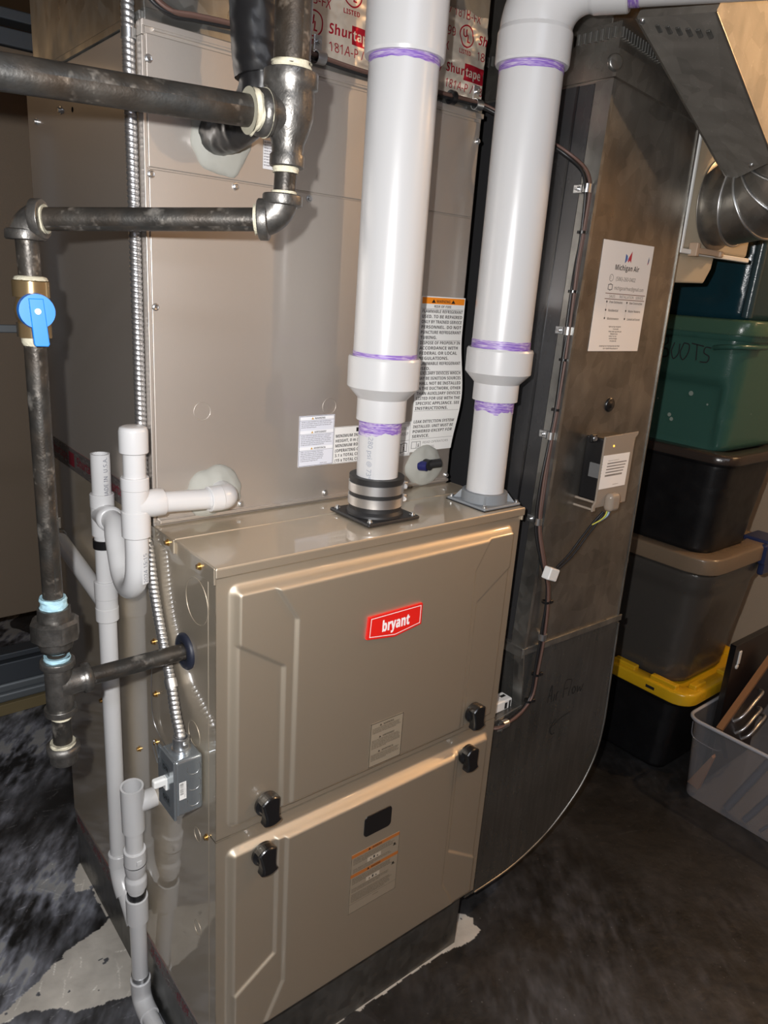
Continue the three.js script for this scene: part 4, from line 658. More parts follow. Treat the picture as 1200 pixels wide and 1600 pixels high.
// ---------------------------------------------------------------- return air duct
function hexa(a, b) {       // two rings of four corners joined by flat faces
  const pos = [], q = (p, r, s, t) => { for (const v of [p, r, s, p, s, t]) pos.push(v.x, v.y, v.z); };
  for (let i = 0; i < 4; i++) { const j = (i + 1) % 4; q(a[i], a[j], b[j], b[i]); }
  q(a[3], a[2], a[1], a[0]); q(b[0], b[1], b[2], b[3]);
  const g = new THREE.BufferGeometry(); g.setAttribute('position', new THREE.Float32BufferAttribute(pos, 3)); g.computeVertexNormals(); return boxUV(g);
}
const ductMap = tex(512, (u, v) => { const s = 0.56 + 0.06 * (spangle(u, v) - 0.5) + 0.18 * (fbm(u, v, 4, 5, 503) - 0.5) + 0.05 * (vn(u * 36, v * 8, 4096, 508) - 0.5) + (vn(u * 200, v * 200, 4096, 511) > 0.93 ? 0.06 : 0); return [s * 1.03, s, s * 0.955]; }, true, 0.42);
const ductRough = tex(512, (u, v) => 0.52 + 0.5 * (fbm(u, v, 5, 5, 521) - 0.5) + 0.1 * (vn(u * 60, v * 4, 4096, 528) - 0.5), false, 0.42);
M.duct = std({ map: ductMap, roughnessMap: ductRough, roughness: 0.72, metalness: 0.9 });
const ret = thing('return_duct', 'tall grey sheet-metal return duct right of the furnace with a curved boot', 'duct');
const zf = -0.020, zk = -0.56;
part('drop', prism([[0.613, 0.606], [0.902, 0.602], [0.888, 1.505], [0.640, 1.527]], zf - zk).translate(0, 0, zk), M.duct, ret);
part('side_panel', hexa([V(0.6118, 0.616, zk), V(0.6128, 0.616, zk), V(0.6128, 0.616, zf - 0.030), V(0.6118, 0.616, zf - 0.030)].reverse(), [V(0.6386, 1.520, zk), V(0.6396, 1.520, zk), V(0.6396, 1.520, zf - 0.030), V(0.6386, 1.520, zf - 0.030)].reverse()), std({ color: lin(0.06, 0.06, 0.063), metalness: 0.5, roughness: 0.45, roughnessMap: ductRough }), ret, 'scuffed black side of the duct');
part('side_seam', hexa([V(0.6105, 0.616, zf - 0.062), V(0.6125, 0.616, zf - 0.062), V(0.6125, 0.616, zf - 0.058), V(0.6105, 0.616, zf - 0.058)].reverse(), [V(0.6373, 1.520, zf - 0.062), V(0.6393, 1.520, zf - 0.062), V(0.6393, 1.520, zf - 0.058), V(0.6373, 1.520, zf - 0.058)].reverse()), M.blackPlastic, ret);
part('corner_seam', [hexa([V(0.6095, 0.606, zf - 0.028), V(0.6165, 0.606, zf - 0.028), V(0.6165, 0.606, zf + 0.0025), V(0.6095, 0.606, zf + 0.0025)].reverse(), [V(0.6375, 1.522, zf - 0.028), V(0.6445, 1.522, zf - 0.028), V(0.6445, 1.522, zf + 0.0025), V(0.6375, 1.522, zf + 0.0025)].reverse())], M.galv, ret);
part('edge_fold', hexa([V(0.900, 0.604, zf - 0.02), V(0.903, 0.604, zf - 0.02), V(0.903, 0.604, zf + 0.002), V(0.900, 0.604, zf + 0.002)].reverse(), [V(0.886, 1.503, zf - 0.02), V(0.889, 1.503, zf - 0.02), V(0.889, 1.503, zf + 0.002), V(0.886, 1.503, zf + 0.002)].reverse()), M.galv, ret);
part('top_cleat', prism([[0.636, 1.524], [0.899, 1.501], [0.899, 1.535], [0.638, 1.560]], zf + 0.006 - zk).translate(0, 0, zk), M.duct, ret);
part('corner_cap', lathe(V(0.634, 1.541, zf + 0.002), V(-0.4, 0.1, 1), [[0, 0.012], [0.004, 0.0115], [0.006, 0.009], [0.0065, 0]], 28), M.galv, ret, 'round bright metal tab on the duct corner');
part('collar', prism([[0.644, 1.55], [0.893, 1.525], [0.892, 1.57], [0.646, 1.598]], zf - 0.002 - zk).translate(0, 0, zk), M.duct, ret);
{   // row of crimped tabs around the collar
  const l = []; for (let i = 0; i < 34; i++) { const t = i / 33, x = 0.648 + 0.240 * t, y = 1.585 - 0.026 * t; l.push(box(x - 0.0022, x + 0.0022, y - 0.009, y + 0.005, zf - 0.003, zf + 0.002, 0.0008)); }
  for (let i = 0; i < 40; i++) { const z = zf - 0.012 - i * 0.0105; l.push(box(0.6415, 0.6465, 1.577, 1.592, z - 0.0028, z + 0.0028, 0.0008)); }
  part('crimped_tabs', l, M.galvDull, ret);
}
part('upper_duct', box(0.66, 0.88, 1.56, 2.19, zk, zf - 0.03, 0.002), M.duct, ret);
{
  const bm = tex(1024, (u, v) => { const x = 0.45 + u * 0.5, y = 0.08 + v * 0.5; let s = 0.40 + 0.10 * (fbm(u, v, 4, 5, 541) - 0.5) + 0.05 * (vn(u * 90, v * 7, 4096, 545) - 0.5); const d = fbm(u, v, 5, 3, 551) * Math.max(0, Math.min(1, (0.36 - y) / 0.16)), k = vn(u * 300, v * 300, 4096, 557); if (k > 0.93 - 0.22 * d) s += 0.30 * (k - 0.7); if (k > 0.985) s += 0.2; return [s * 1.0, s * 0.99, s * 0.96]; }, true, 1);
  bm.repeat.set(2, 2); bm.offset.set(-0.9, -0.16);
  const bmat = std({ map: bm, roughness: 0.55, roughnessMap: ductRough, metalness: 0.72 });
  const boot = part('boot', prism([[W + 0.001, 0.100], [0.60, 0.100], [0.651, 0.103], [0.700, 0.112], [0.728, 0.119], [0.765, 0.134], [0.803, 0.155], [0.838, 0.180], [0.868, 0.207], [0.892, 0.239], [0.909, 0.274], [0.917, 0.310], [0.9205, 0.350], [0.9195, 0.397], [0.915, 0.475], [0.908, 0.604], [0.612, 0.607], [0.6255, 0.493], [W + 0.001, 0.482]], zf - zk).translate(0, 0, zk), bmat, ret, 'dusty curved boot at the foot of the duct');
  part('seam_cleat', [prism([[0.609, 0.600], [0.912, 0.596], [0.912, 0.609], [0.609, 0.613]], 0.004, 0.001).translate(0, 0, zf - 0.0005), box(0.607, 0.612, 0.594, 0.613, zk, zf + 0.002, 0.001)], M.galv, ret);
  part('boot_edge', sweep([[0.56, 0.100], [0.60, 0.100], [0.651, 0.103], [0.700, 0.112], [0.765, 0.134], [0.803, 0.155], [0.838, 0.180], [0.868, 0.207], [0.892, 0.239], [0.909, 0.274], [0.917, 0.310], [0.9205, 0.350], [0.9195, 0.397], [0.915, 0.475], [0.909, 0.59]].map(p => V(p[0], p[1], zf)), 0.0022, 90, 8), M.galv, boot);
  part('arm_edge', [prism([[0.535, 0.478], [0.627, 0.489], [0.627, 0.4935], [0.535, 0.4825]], 0.003).translate(0, 0, zf), hexa([V(0.6245, 0.491, zf - 0.02), V(0.628, 0.491, zf - 0.02), V(0.628, 0.491, zf + 0.002), V(0.6245, 0.491, zf + 0.002)].reverse(), [V(0.6105, 0.603, zf - 0.02), V(0.614, 0.603, zf - 0.02), V(0.614, 0.603, zf + 0.002), V(0.6105, 0.603, zf + 0.002)].reverse())], M.galv, boot);
  const A = [[[0.706, 0.470], [0.7135, 0.506], [0.719, 0.468]], [[0.709, 0.484], [0.7165, 0.484]], [[0.7255, 0.468], [0.7265, 0.484]], [[0.7325, 0.468], [0.7335, 0.484], [0.737, 0.486]],
    [[0.755, 0.466], [0.757, 0.503], [0.775, 0.501]], [[0.756, 0.485], [0.768, 0.484]], [[0.7725, 0.465], [0.7765, 0.500]], [[0.791, 0.478], [0.786, 0.481], [0.783, 0.473], [0.788, 0.465], [0.794, 0.471], [0.791, 0.480]], [[0.799, 0.479], [0.802, 0.464], [0.807, 0.474], [0.812, 0.463], [0.818, 0.478]],
    [[0.789, 0.424], [0.760, 0.420], [0.730, 0.407]], [[0.742, 0.424], [0.728, 0.405], [0.736, 0.390], [0.744, 0.391]]];
  part('marker_writing', ribbon(A, 0.0020, zf + 0.0005), M.marker, boot, 'hand-written words Air Flow with an arrow');
}
part('plug', lathe(V(0.757, 1.043, zf), Z1, [[0, 0.0125], [0.002, 0.0125], [0.004, 0.010], [0.0035, 0.006], [0.006, 0.005], [0.006, 0]], 32), M.blackPlastic, ret, 'round black plastic plug');
labelZ('installer_sticker', 0.6725, 0.8145, 1.1345, 1.3065, zf + 0.0006, (g, w, h) => {
  g.fillStyle = '#e3dcd6'; g.fillRect(0, 0, w, h); g.textAlign = 'center'; g.textBaseline = 'alphabetic'; g.fillStyle = '#15151a'; g.font = `bold ${h * 0.066}px sans-serif`; g.fillText('Michigan Air', w * 0.52, h * 0.250);
  const fl = (c, pts) => { g.fillStyle = c; g.beginPath(); pts.forEach((p, i) => i ? g.lineTo(w * p[0], h * p[1]) : g.moveTo(w * p[0], h * p[1])); g.closePath(); g.fill(); };
  fl('#3a5f9e', [[0.455, 0.100], [0.49, 0.115], [0.485, 0.165], [0.455, 0.185]]); fl('#7fa6d8', [[0.49, 0.115], [0.515, 0.14], [0.49, 0.165]]); fl('#b5303f', [[0.575, 0.070], [0.575, 0.175], [0.545, 0.155], [0.525, 0.175], [0.52, 0.13]]); fl('#d4717c', [[0.52, 0.13], [0.525, 0.175], [0.50, 0.16]]);
  fl('#2b3570', [[0.925, 0.10], [0.94, 0.13], [0.93, 0.165], [0.915, 0.175]]); fl('#b5303f', [[0.915, 0.15], [0.925, 0.165], [0.912, 0.18]]);
  g.strokeStyle = '#3a3836'; g.lineWidth = h * 0.004; g.beginPath(); g.arc(w * 0.24, h * 0.325, h * 0.030, 0, 7); g.stroke(); g.beginPath(); g.arc(w * 0.24, h * 0.325, h * 0.014, 2.2, 4.4); g.stroke(); g.strokeRect(w * 0.20, h * 0.385, w * 0.085, h * 0.045); g.beginPath(); g.arc(w * 0.243, h * 0.407, h * 0.030, 0, 7); g.stroke();
  g.textAlign = 'left'; g.fillStyle = '#4a4744'; fitText(g, '(586)-260-0402', w * 0.33, h * 0.345, w * 0.42, h * 0.048, 'sans-serif', 'normal'); fitText(g, 'michiganairhvac@gmail.com', w * 0.32, h * 0.428, w * 0.60, h * 0.045, 'sans-serif', 'normal');
  g.fillStyle = '#6a4636'; g.fillRect(w * 0.17, h * 0.462, w * 0.8, h * 0.006); g.fillRect(w * 0.17, h * 0.512, w * 0.8, h * 0.006); g.fillStyle = '#5b5651'; fitText(g, 'SALES', w * 0.25, h * 0.502, w * 0.14, h * 0.036, 'sans-serif', 'normal'); fitText(g, 'INSTALLATION', w * 0.45, h * 0.502, w * 0.29, h * 0.036, 'sans-serif', 'normal'); fitText(g, 'SERVICE', w * 0.78, h * 0.502, w * 0.16, h * 0.036, 'sans-serif', 'normal');
  [['Free Estimates', 0.22, 0.552], ['Residential', 0.22, 0.628], ['Maintenance', 0.22, 0.704], ['New Construction', 0.62, 0.552], ['Water Heaters', 0.62, 0.628], ['Licensed and Insured', 0.62, 0.704]].forEach(([s, x, y]) => { g.fillStyle = '#1c1a19'; g.beginPath(); g.arc(w * x, h * (y - 0.012), h * 0.010, 0, 7); g.fill(); g.fillStyle = '#4a4744'; fitText(g, s, w * (x + 0.05), h * y, w * 0.27, h * 0.030); });
  g.fillStyle = '#4a4744'; g.fillRect(w * 0.22, h * 0.545, 2, h * 0.14); g.fillRect(w * 0.62, h * 0.545, 2, h * 0.14);
  for (let i = 0; i < 7; i++) { const q = [0.38, 0.2, 0.36, 0.28, 0.32, 0.30, 0.26][i]; lines(g, w * (0.52 - q / 2), w * (0.52 + q / 2), h * (0.762 + i * 0.0225), 1, 1, h * 0.016, '#5d5853'); }
  lines(g, w * 0.2, w * 0.86, h * 0.945, 1, 1, h * 0.016, '#5d5853'); lines(g, w * 0.28, w * 0.78, h * 0.968, 1, 1, h * 0.016, '#5d5853');
}, ret, 'white installer sticker reading Michigan Air', 7000).rotation.set(0, 0, 0);

// ---------------------------------------------------------------- bypass duct and humidifier on the return duct
const hum = thing('humidifier', 'beige plastic humidifier mounted on the far side of the return duct', 'humidifier');
{
  const bg = std({ color: lin(0.40, 0.34, 0.25), roughness: 0.5 });
  part('housing', box(0.908, 1.16, 1.313, 1.56, -0.36, -0.030, 0.006), bg, hum);
  part('front_trim', [box(0.906, 0.9135, 1.308, 1.565, -0.034, -0.024, 0.002), box(0.906, 1.16, 1.304, 1.3125, -0.034, -0.024, 0.002)], M.white, hum, 'pale edge strip');
  part('drain_tray', prism([[0.918, 1.310], [1.045, 1.310], [1.042, 1.285], [1.026, 1.262], [1.022, 1.258], [0.922, 1.254]], 0.24, 0.003).translate(0, 0, -0.275), bg, hum);
  part('latch', [box(0.945, 1.030, 1.306, 1.3165, -0.030, -0.016, 0.002), box(0.940, 0.950, 1.301, 1.324, -0.030, -0.013, 0.002), box(1.024, 1.036, 1.305, 1.316, -0.030, -0.012, 0.003)], std({ color: lin(0.42, 0.30, 0.21), roughness: 0.5 }), hum, 'tan plastic latch');
}
const byp = thing('bypass_duct', 'sheet-metal bypass duct slanting down to an elbow at the humidifier', 'duct');
{
  const top = V(-0.45, 0.89, 0).normalize(), P0 = V(1.020, 1.396, -0.029), P1 = V(1.020, 1.396, 0.006), R = 0.098, r = 0.070;
  const pts = [P1]; const C = P1.clone().addScaledVector(top, R); for (let i = 1; i <= 4; i++) { const a = i / 4 * Math.PI / 2; pts.push(C.clone().addScaledVector(top, -R * Math.cos(a)).addScaledVector(Z1, R * Math.sin(a))); }
  part('takeoff_collar', [pipe(P0, P1, r + 0.001, r - 0.004, 44), lathe(P0, Z1, [[0, r + 0.010], [0.002, r + 0.010], [0.0025, r]], 44)], M.duct, byp);
  const tang = pts.map((p, i) => { const a = i / 4 * Math.PI / 2; return Z1.clone().multiplyScalar(Math.cos(a)).addScaledVector(top, Math.sin(a)); });
  for (let i = 0; i < 4; i++) {     // elbow gores
    const ring = (c, t) => { const q = new THREE.Quaternion().setFromUnitVectors(Z1, t); const o = []; for (let k = 0; k < 44; k++) { const a = k / 44 * 6.28318; o.push(V(r * Math.cos(a), r * Math.sin(a), 0).applyQuaternion(q).add(c)); } return o; };
    part('elbow_gore', loft([ring(pts[i], tang[i]), ring(pts[i + 1], tang[i + 1])], false, false), M.duct, byp);
  }
  for (let i = 0; i < 4; i++) { const g = new THREE.TorusGeometry(r + 0.001, 0.0024, 8, 56); g.applyQuaternion(new THREE.Quaternion().setFromUnitVectors(Z1, tang[i])); g.translate(pts[i].x, pts[i].y, pts[i].z); part('gore_bead', g, M.zinc, byp, 'bright rolled seam'); }
  const up = V(0.50, 0.86, 0);    // slanting rectangular transition
  const eb = V(0.875, 1.437, 0.122), et = V(0.640, 1.578, 0.124), lb = V(0.972, 1.426, 0.004), lt = V(0.640, 1.594, 0.004);
  M.bypass = std({ map: ductMap, roughness: 0.62, metalness: 0.72 });
  part('transition', hexa([lb, eb, eb.clone().addScaledVector(up, 0.16), lb.clone().addScaledVector(up, 0.16)], [lt, et, et.clone().addScaledVector(up, 0.21), lt.clone().addScaledVector(up, 0.21)]), M.bypass, byp);
  part('riser', box(0.655, 0.86, 1.70, 2.19, 0.012, 0.116, 0.001), M.duct, byp);
  part('fold', [sweep(new THREE.LineCurve3(eb, et), 0.0018, 2, 8), sweep(new THREE.LineCurve3(lb, lt), 0.0018, 2, 8)], M.duct, byp);
  part('end_collar', sweep(new THREE.LineCurve3(pts[4], pts[4].clone().addScaledVector(top, 0.03)), r, 2, 44), M.duct, byp);
  const n = V(-0.5, -0.86, 0);
  for (let i = 0; i < 6; i++) { const c = lt.clone().lerp(lb, 0.06 + 0.012 * i).lerp(et.clone().lerp(eb, 0.06 + 0.012 * i), 0.22 + i * 0.12); part('crimp', box(-0.007, 0.007, -0.0015, 0.0015, -0.0032, 0.0032, 0.0012).rotateZ(-0.5).translate(c.x, c.y, c.z), M.galvDull, byp); }
  for (const [a, b] of [[0.015, 0.06], [0.96, 0.6]]) { const c = lt.clone().lerp(lb, a).lerp(et.clone().lerp(eb, a), b); part('screw', hexHead(c, n, 0.0032, 0.004), M.zinc, byp); }
}

// ---------------------------------------------------------------- low-voltage cable clipped along the coil and duct
const cab = thing('low_voltage_cable', 'brown and black low-voltage wires clipped along the coil top and duct edge', 'cable');
{
  const P = [[-0.004, 1.56, -0.158], [0.004, 1.495, -0.158], [0.023, 1.482, -0.156], [0.053, 1.484, -0.157], [0.11, 1.488, -0.160], [0.225, 1.481, -0.160], [0.286, 1.479, -0.161], [0.435, 1.481, -0.161], [0.515, 1.481, -0.160], [0.545, 1.466, -0.135], [0.563, 1.440, -0.085], [0.585, 1.415, -0.043], [0.612, 1.396, -0.030], [0.624, 1.376, -0.029], [0.628, 1.324, -0.029], [0.6245, 1.259, -0.029], [0.6255, 1.182, -0.029], [0.6235, 1.122, -0.028], [0.6195, 1.040, -0.027], [0.616, 0.986, -0.028], [0.611, 0.910, -0.027], [0.609, 0.840, -0.024], [0.620, 0.780, -0.013], [0.642, 0.726, -0.011], [0.648, 0.637, -0.010], [0.645, 0.561, -0.011], [0.640, 0.512, -0.011], [0.620, 0.492, -0.010], [0.591, 0.480, -0.010], [0.556, 0.474, -0.012], [0.538, 0.472, -0.026]];
  const off = (dx, dz, w, s) => P.map(([x, y, z], i) => V(x + dx + (vn(i * 0.7, s, 64, s) - 0.5) * w, y + dz * 0.6, z + dz + (vn(i * 0.9, s + 1, 64, s) - 0.5) * w * 0.4));
  part('wire', sweep(off(0.0022, 0.0024, 0.006, 601), 0.0027, 420, 10), M.wireBrown, cab, 'brown wire'); part('wire', sweep(off(-0.0026, 0.0006, 0.007, 607), 0.0024, 420, 10), M.wireBlack, cab, 'black wire'); part('wire', sweep(off(0.0012, -0.0018, 0.005, 613), 0.0026, 420, 10), M.wireBlack, cab, 'black wire'); part('wire', sweep(off(-0.0008, 0.0036, 0.006, 617), 0.0021, 420, 10), std({ color: lin(0.12, 0.068, 0.055), roughness: 0.5 }), cab, 'reddish brown wire');
  const at = y => { let b = P[13]; for (let i = 13; i < P.length - 1; i++) if (P[i][1] >= y && P[i + 1][1] <= y) { const t = (P[i][1] - y) / (P[i][1] - P[i + 1][1] + 1e-9); b = P[i].map((q, k) => q + (P[i + 1][k] - q) * t); } return V(...b); };
  for (const y of [1.374, 1.165, 0.997, 0.851, 0.631]) {
    const c = at(y), front = y < 0.7, cl = part('cable_clamp', [lathe(V(c.x, y - 0.006, c.z), Y1, crisp([[0, 0.0062], [0, 0.0074], [0.012, 0.0074], [0.012, 0.0062]]), 24), front ? box(c.x, c.x + 0.016, y - 0.006, y + 0.006, zf, zf + 0.003, 0.001) : box(c.x - 0.001, c.x + 0.003, y - 0.006, y + 0.006, c.z - 0.024, c.z - 0.003, 0.001)], M.zinc, cab, 'zinc cable clamp');
    part('screw', front ? hexHead(V(c.x + 0.012, y, zf + 0.003), Z1, 0.003, 0.004) : hexHead(V(c.x - 0.001, y, c.z - 0.016), V(-1, 0, 0), 0.003, 0.004), M.zinc, cl);
  }
  for (const [x, y, z] of [[0.508, 1.481, -0.160], [0.224, 1.482, -0.160], [0.573, 0.477, -0.0105]]) { const cl = part('cable_clamp', [lathe(V(x - 0.006, y, z), X1, crisp([[0, 0.0066], [0, 0.0078], [0.013, 0.0078], [0.013, 0.0066]]), 24), y > 1 ? box(x - 0.006, x + 0.006, y + 0.005, y + 0.026, CZ + 0.006, CZ + 0.0085, 0.001) : box(x - 0.006, x + 0.006, y - 0.020, y - 0.004, zf, zf + 0.002, 0.001)], M.zinc, cab, 'zinc cable clamp'); part('screw', hexHead(y > 1 ? V(x, y + 0.018, CZ + 0.0085) : V(x, y - 0.015, zf + 0.002), Z1, 0.003, 0.004), M.zinc, cl); }
  for (const y of [1.312, 1.225, 1.120, 1.040, 0.700, 0.556, 0.505]) { const c = at(y); part('cable_tie', [lathe(V(c.x, y - 0.002, c.z), Y1, crisp([[0, 0.0058], [0, 0.0074], [0.004, 0.0074], [0.004, 0.0058]]), 20), box(c.x + 0.005, c.x + 0.013, y - 0.003, y + 0.003, c.z + 0.001, c.z + 0.007, 0.001)], M.blackPlastic, cab, 'black cable tie'); }
  part('cable_tie', lathe(V(0.452, 1.481, -0.161), X1, crisp([[0, 0.006], [0, 0.0095], [0.008, 0.0095], [0.008, 0.006]]), 20), M.blackPlastic, cab, 'black cable tie');
  part('plug_connector', box(-0.013, 0.013, -0.011, 0.011, -0.008, 0.008, 0.0025).rotateZ(-0.35).translate(0.626, 0.762, 0.004), M.white, cab, 'white plug connector on the wires');
  part('sensor_lead', sweep([V(0.732, 0.862, 0.018), V(0.715, 0.842, 0.012), V(0.695, 0.822, 0.010), V(0.665, 0.792, 0.008), V(0.638, 0.772, 0.006)], 0.0022, 40, 10), M.wireBlack, cab); part('sensor_lead', sweep([V(0.735, 0.861, 0.018), V(0.722, 0.843, 0.016), V(0.702, 0.822, 0.014), V(0.668, 0.789, 0.012), V(0.637, 0.768, 0.008)], 0.0020, 40, 10), M.wireBlack, cab);
}
{
  const g = thing('plug_connector', 'white plastic plug lying on the boot ledge beside the furnace door', 'plug');
  part('shell', box(0.566, 0.612, 0.4875, 0.508, -0.056, -0.030, 0.003), M.white, g); part('slot', [box(0.592, 0.598, 0.491, 0.503, -0.0305, -0.0293), box(0.603, 0.607, 0.490, 0.505, -0.0305, -0.0293), box(0.594, 0.606, 0.5078, 0.5085, -0.047, -0.041)], M.dark, g);
}
// ---------------------------------------------------------------- sensor module on the duct
const mod = thing('sensor_module', 'boxy sensor module with clear cover and white sticker on the return duct', 'module');
{
  const clear = phy({ color: lin(0.50, 0.42, 0.34), roughness: 0.25, transmission: 0.45, thickness: 0, ior: 1.45 });
  part('case', box(0.7035, 0.782, 0.884, 0.994, zf + 0.0005, 0.0165, 0.003), M.blackPlastic, mod);
  part('board', box(0.725, 0.780, 0.966, 0.990, 0.0165, 0.0172), std({ color: lin(0.32, 0.17, 0.075), roughness: 0.5 }), mod, 'brown circuit board under the cover');
  part('cover', prism([[0.702, 0.874], [0.790, 0.874], [0.789, 0.990], [0.797, 0.996], [0.797, 1.001], [0.700, 0.998], [0.700, 0.885], [0.694, 0.878], [0.694, 0.868], [0.702, 0.868]], 0.0035, 0.001).translate(0, 0, 0.0178), clear, mod, 'clear plastic cover');
  part('cable_dome', box(0.722, 0.752, 0.866, 0.899, 0.0195, 0.038, 0.0085), clear, mod, 'rounded clear cable cover');
  part('side_clip', [box(0.7015, 0.7045, 0.925, 0.950, -0.004, 0.0175, 0.001)], std({ color: lin(0.13, 0.13, 0.13), roughness: 0.4 }), mod);
  part('standoff', [rod(V(0.699, 0.884, zf), V(0.699, 0.884, 0.0178), 0.0022, 12), rod(V(0.697, 0.871, zf), V(0.697, 0.871, 0.0178), 0.0022, 12)], clear, mod);
  part('screw', hexHead(V(0.697, 0.992, 0.002), V(-0.3, 0, 1), 0.0032, 0.004), M.zinc, mod); part('screw_ear', box(0.690, 0.705, 0.985, 0.999, -0.004, 0.002, 0.002), M.blackPlastic, mod);
  labelZ('module_sticker', 0.7015, 0.778, 0.907, 0.966, 0.0219, (g, w, h) => { g.fillStyle = '#ece8e4'; g.fillRect(0, 0, w, h); lines(g, w * 0.2, w * 0.92, h * 0.16, 1, 1, h * 0.03, '#8a847e'); for (let i = 0; i < 5; i++) { g.fillStyle = '#8f8983'; g.fillRect(w * (0.18 - i * 0.008), h * (0.235 + i * 0.088), w * (0.74 - 0.02 * i), h * (i === 4 ? 0.055 : 0.035)); lines(g, w * 0.2, w * 0.9, h * (0.24 + i * 0.088), 1, 1, h * 0.03, '#5c5752'); } lines(g, w * 0.5, w * 0.78, h * 0.90, 1, 1, h * 0.03, '#8a847e'); }, mod, 'white sticker with rows of small print');
  const led = part('indicator', rod(V(0.7265, 0.981, 0.0214), V(0.7265, 0.981, 0.0224), 0.0018, 16), std({ color: lin(0.6, 0.35, 0.05), emissive: lin(1, 0.55, 0.08), emissiveIntensity: 1.6 }), mod, 'small amber indicator light');
  const cols = [[0.55, 0.5, 0.05], [0.10, 0.32, 0.14], [0.6, 0.6, 0.58], [0.10, 0.22, 0.45]];
  cols.forEach((c, i) => part('lead', sweep([V(0.730 + i * 0.003, 0.868, 0.027), V(0.727 + i * 0.003, 0.858, 0.026), V(0.722 + i * 0.002, 0.850, 0.022), V(0.712 + i * 0.001, 0.840, 0.013)], 0.0011, 20, 8), std({ color: lin(...c), roughness: 0.5 }), mod, 'thin coloured lead'));
}

// ---------------------------------------------------------------- storage totes and clear bin
const ringAt = (y, x0, x1, z0, z1, r, f) => rrect(x0, x1, z0, z1, r).map(([x, z]) => { const q = V(x, y, z); return f ? f(q) : q; });
function toteBody(x0, x1, z0, z1, y0, y1, taper, r, f, lip = 0.012) {
  const n = 22, R = []; R.push(ringAt(y0 + 0.001, x0 + taper + 0.012, x1 - taper - 0.012, z0 + taper + 0.012, z1 - taper - 0.012, r));
  for (let i = 0; i <= n; i++) { const t = i / n, k = taper * (1 - t), y = y0 + 0.008 + (y1 - y0 - 0.03) * t; R.push(ringAt(y, x0 + k, x1 - k, z0 + k, z1 - k, r, f)); }
  const o = -lip; for (const [y, e] of [[y1 - 0.022, 0], [y1 - 0.021, o], [y1 - 0.004, o], [y1, o + 0.003], [y1, 0.004]]) R.push(ringAt(y, x0 + e, x1 - e, z0 + e, z1 - e, r + 0.004));
  // equal ring length: every ring is resampled by the first straight-run count
  const m = Math.min(...R.map(a => a.length)); return loft(R.map(a => Array.from({ length: m }, (_, i) => a[Math.round(i * a.length / m) % a.length])), true, true);
}
const sstep = (a, b, x) => { const t = Math.max(0, Math.min(1, (x - a) / (b - a))); return t * t * (3 - 2 * t); };
function recess(face, a0, a1, y0, y1, d) { return q => { const a = q.z; if (q.x < 1.45 && face === 'x') { const k = sstep(a0, a0 + 0.02, a) * (1 - sstep(a1 - 0.02, a1, a)) * sstep(y0, y0 + 0.02, q.y) * (1 - sstep(y1 - 0.02, y1, q.y)); q.x += d * k; } return q; }; }
const lidGeo = (x0, x1, z0, z1, y0, y1, r, inset = 0.03, dip = 0.012) => loft([ringAt(y0, x0 + 0.002, x1 - 0.002, z0 + 0.002, z1 - 0.002, r), ringAt(y0 + 0.003, x0, x1, z0, z1, r), ringAt(y1 - 0.006, x0, x1, z0, z1, r), ringAt(y1, x0 + 0.006, x1 - 0.006, z0 + 0.006, z1 - 0.006, r), ringAt(y1, x0 + inset, x1 - inset, z0 + inset, z1 - inset, r * 0.8), ringAt(y1 - dip, x0 + inset + 0.008, x1 - inset - 0.008, z0 + inset + 0.008, z1 - inset - 0.008, r * 0.8)].map((a, i, all) => { const m = Math.min(...all.map(b => b.length)); return Array.from({ length: m }, (_, k) => a[Math.round(k * a.length / m) % a.length]); }));
const plastic = (r, g, b, ro = 0.45) => std({ color: lin(r, g, b), roughness: ro, roughnessMap: grainRough, bumpMap: fineBump, bumpScale: 0.0002 });
const mBlackTote = plastic(0.006, 0.006, 0.007, 0.8), mYellow = plastic(0.58, 0.34, 0.012), mBrown = plastic(0.055, 0.050, 0.045), mBrownLid = plastic(0.17, 0.125, 0.085), mGreen = plastic(0.035, 0.095, 0.075), mTeal = plastic(0.007, 0.032, 0.045), mBlueLatch = plastic(0.02, 0.03, 0.085);
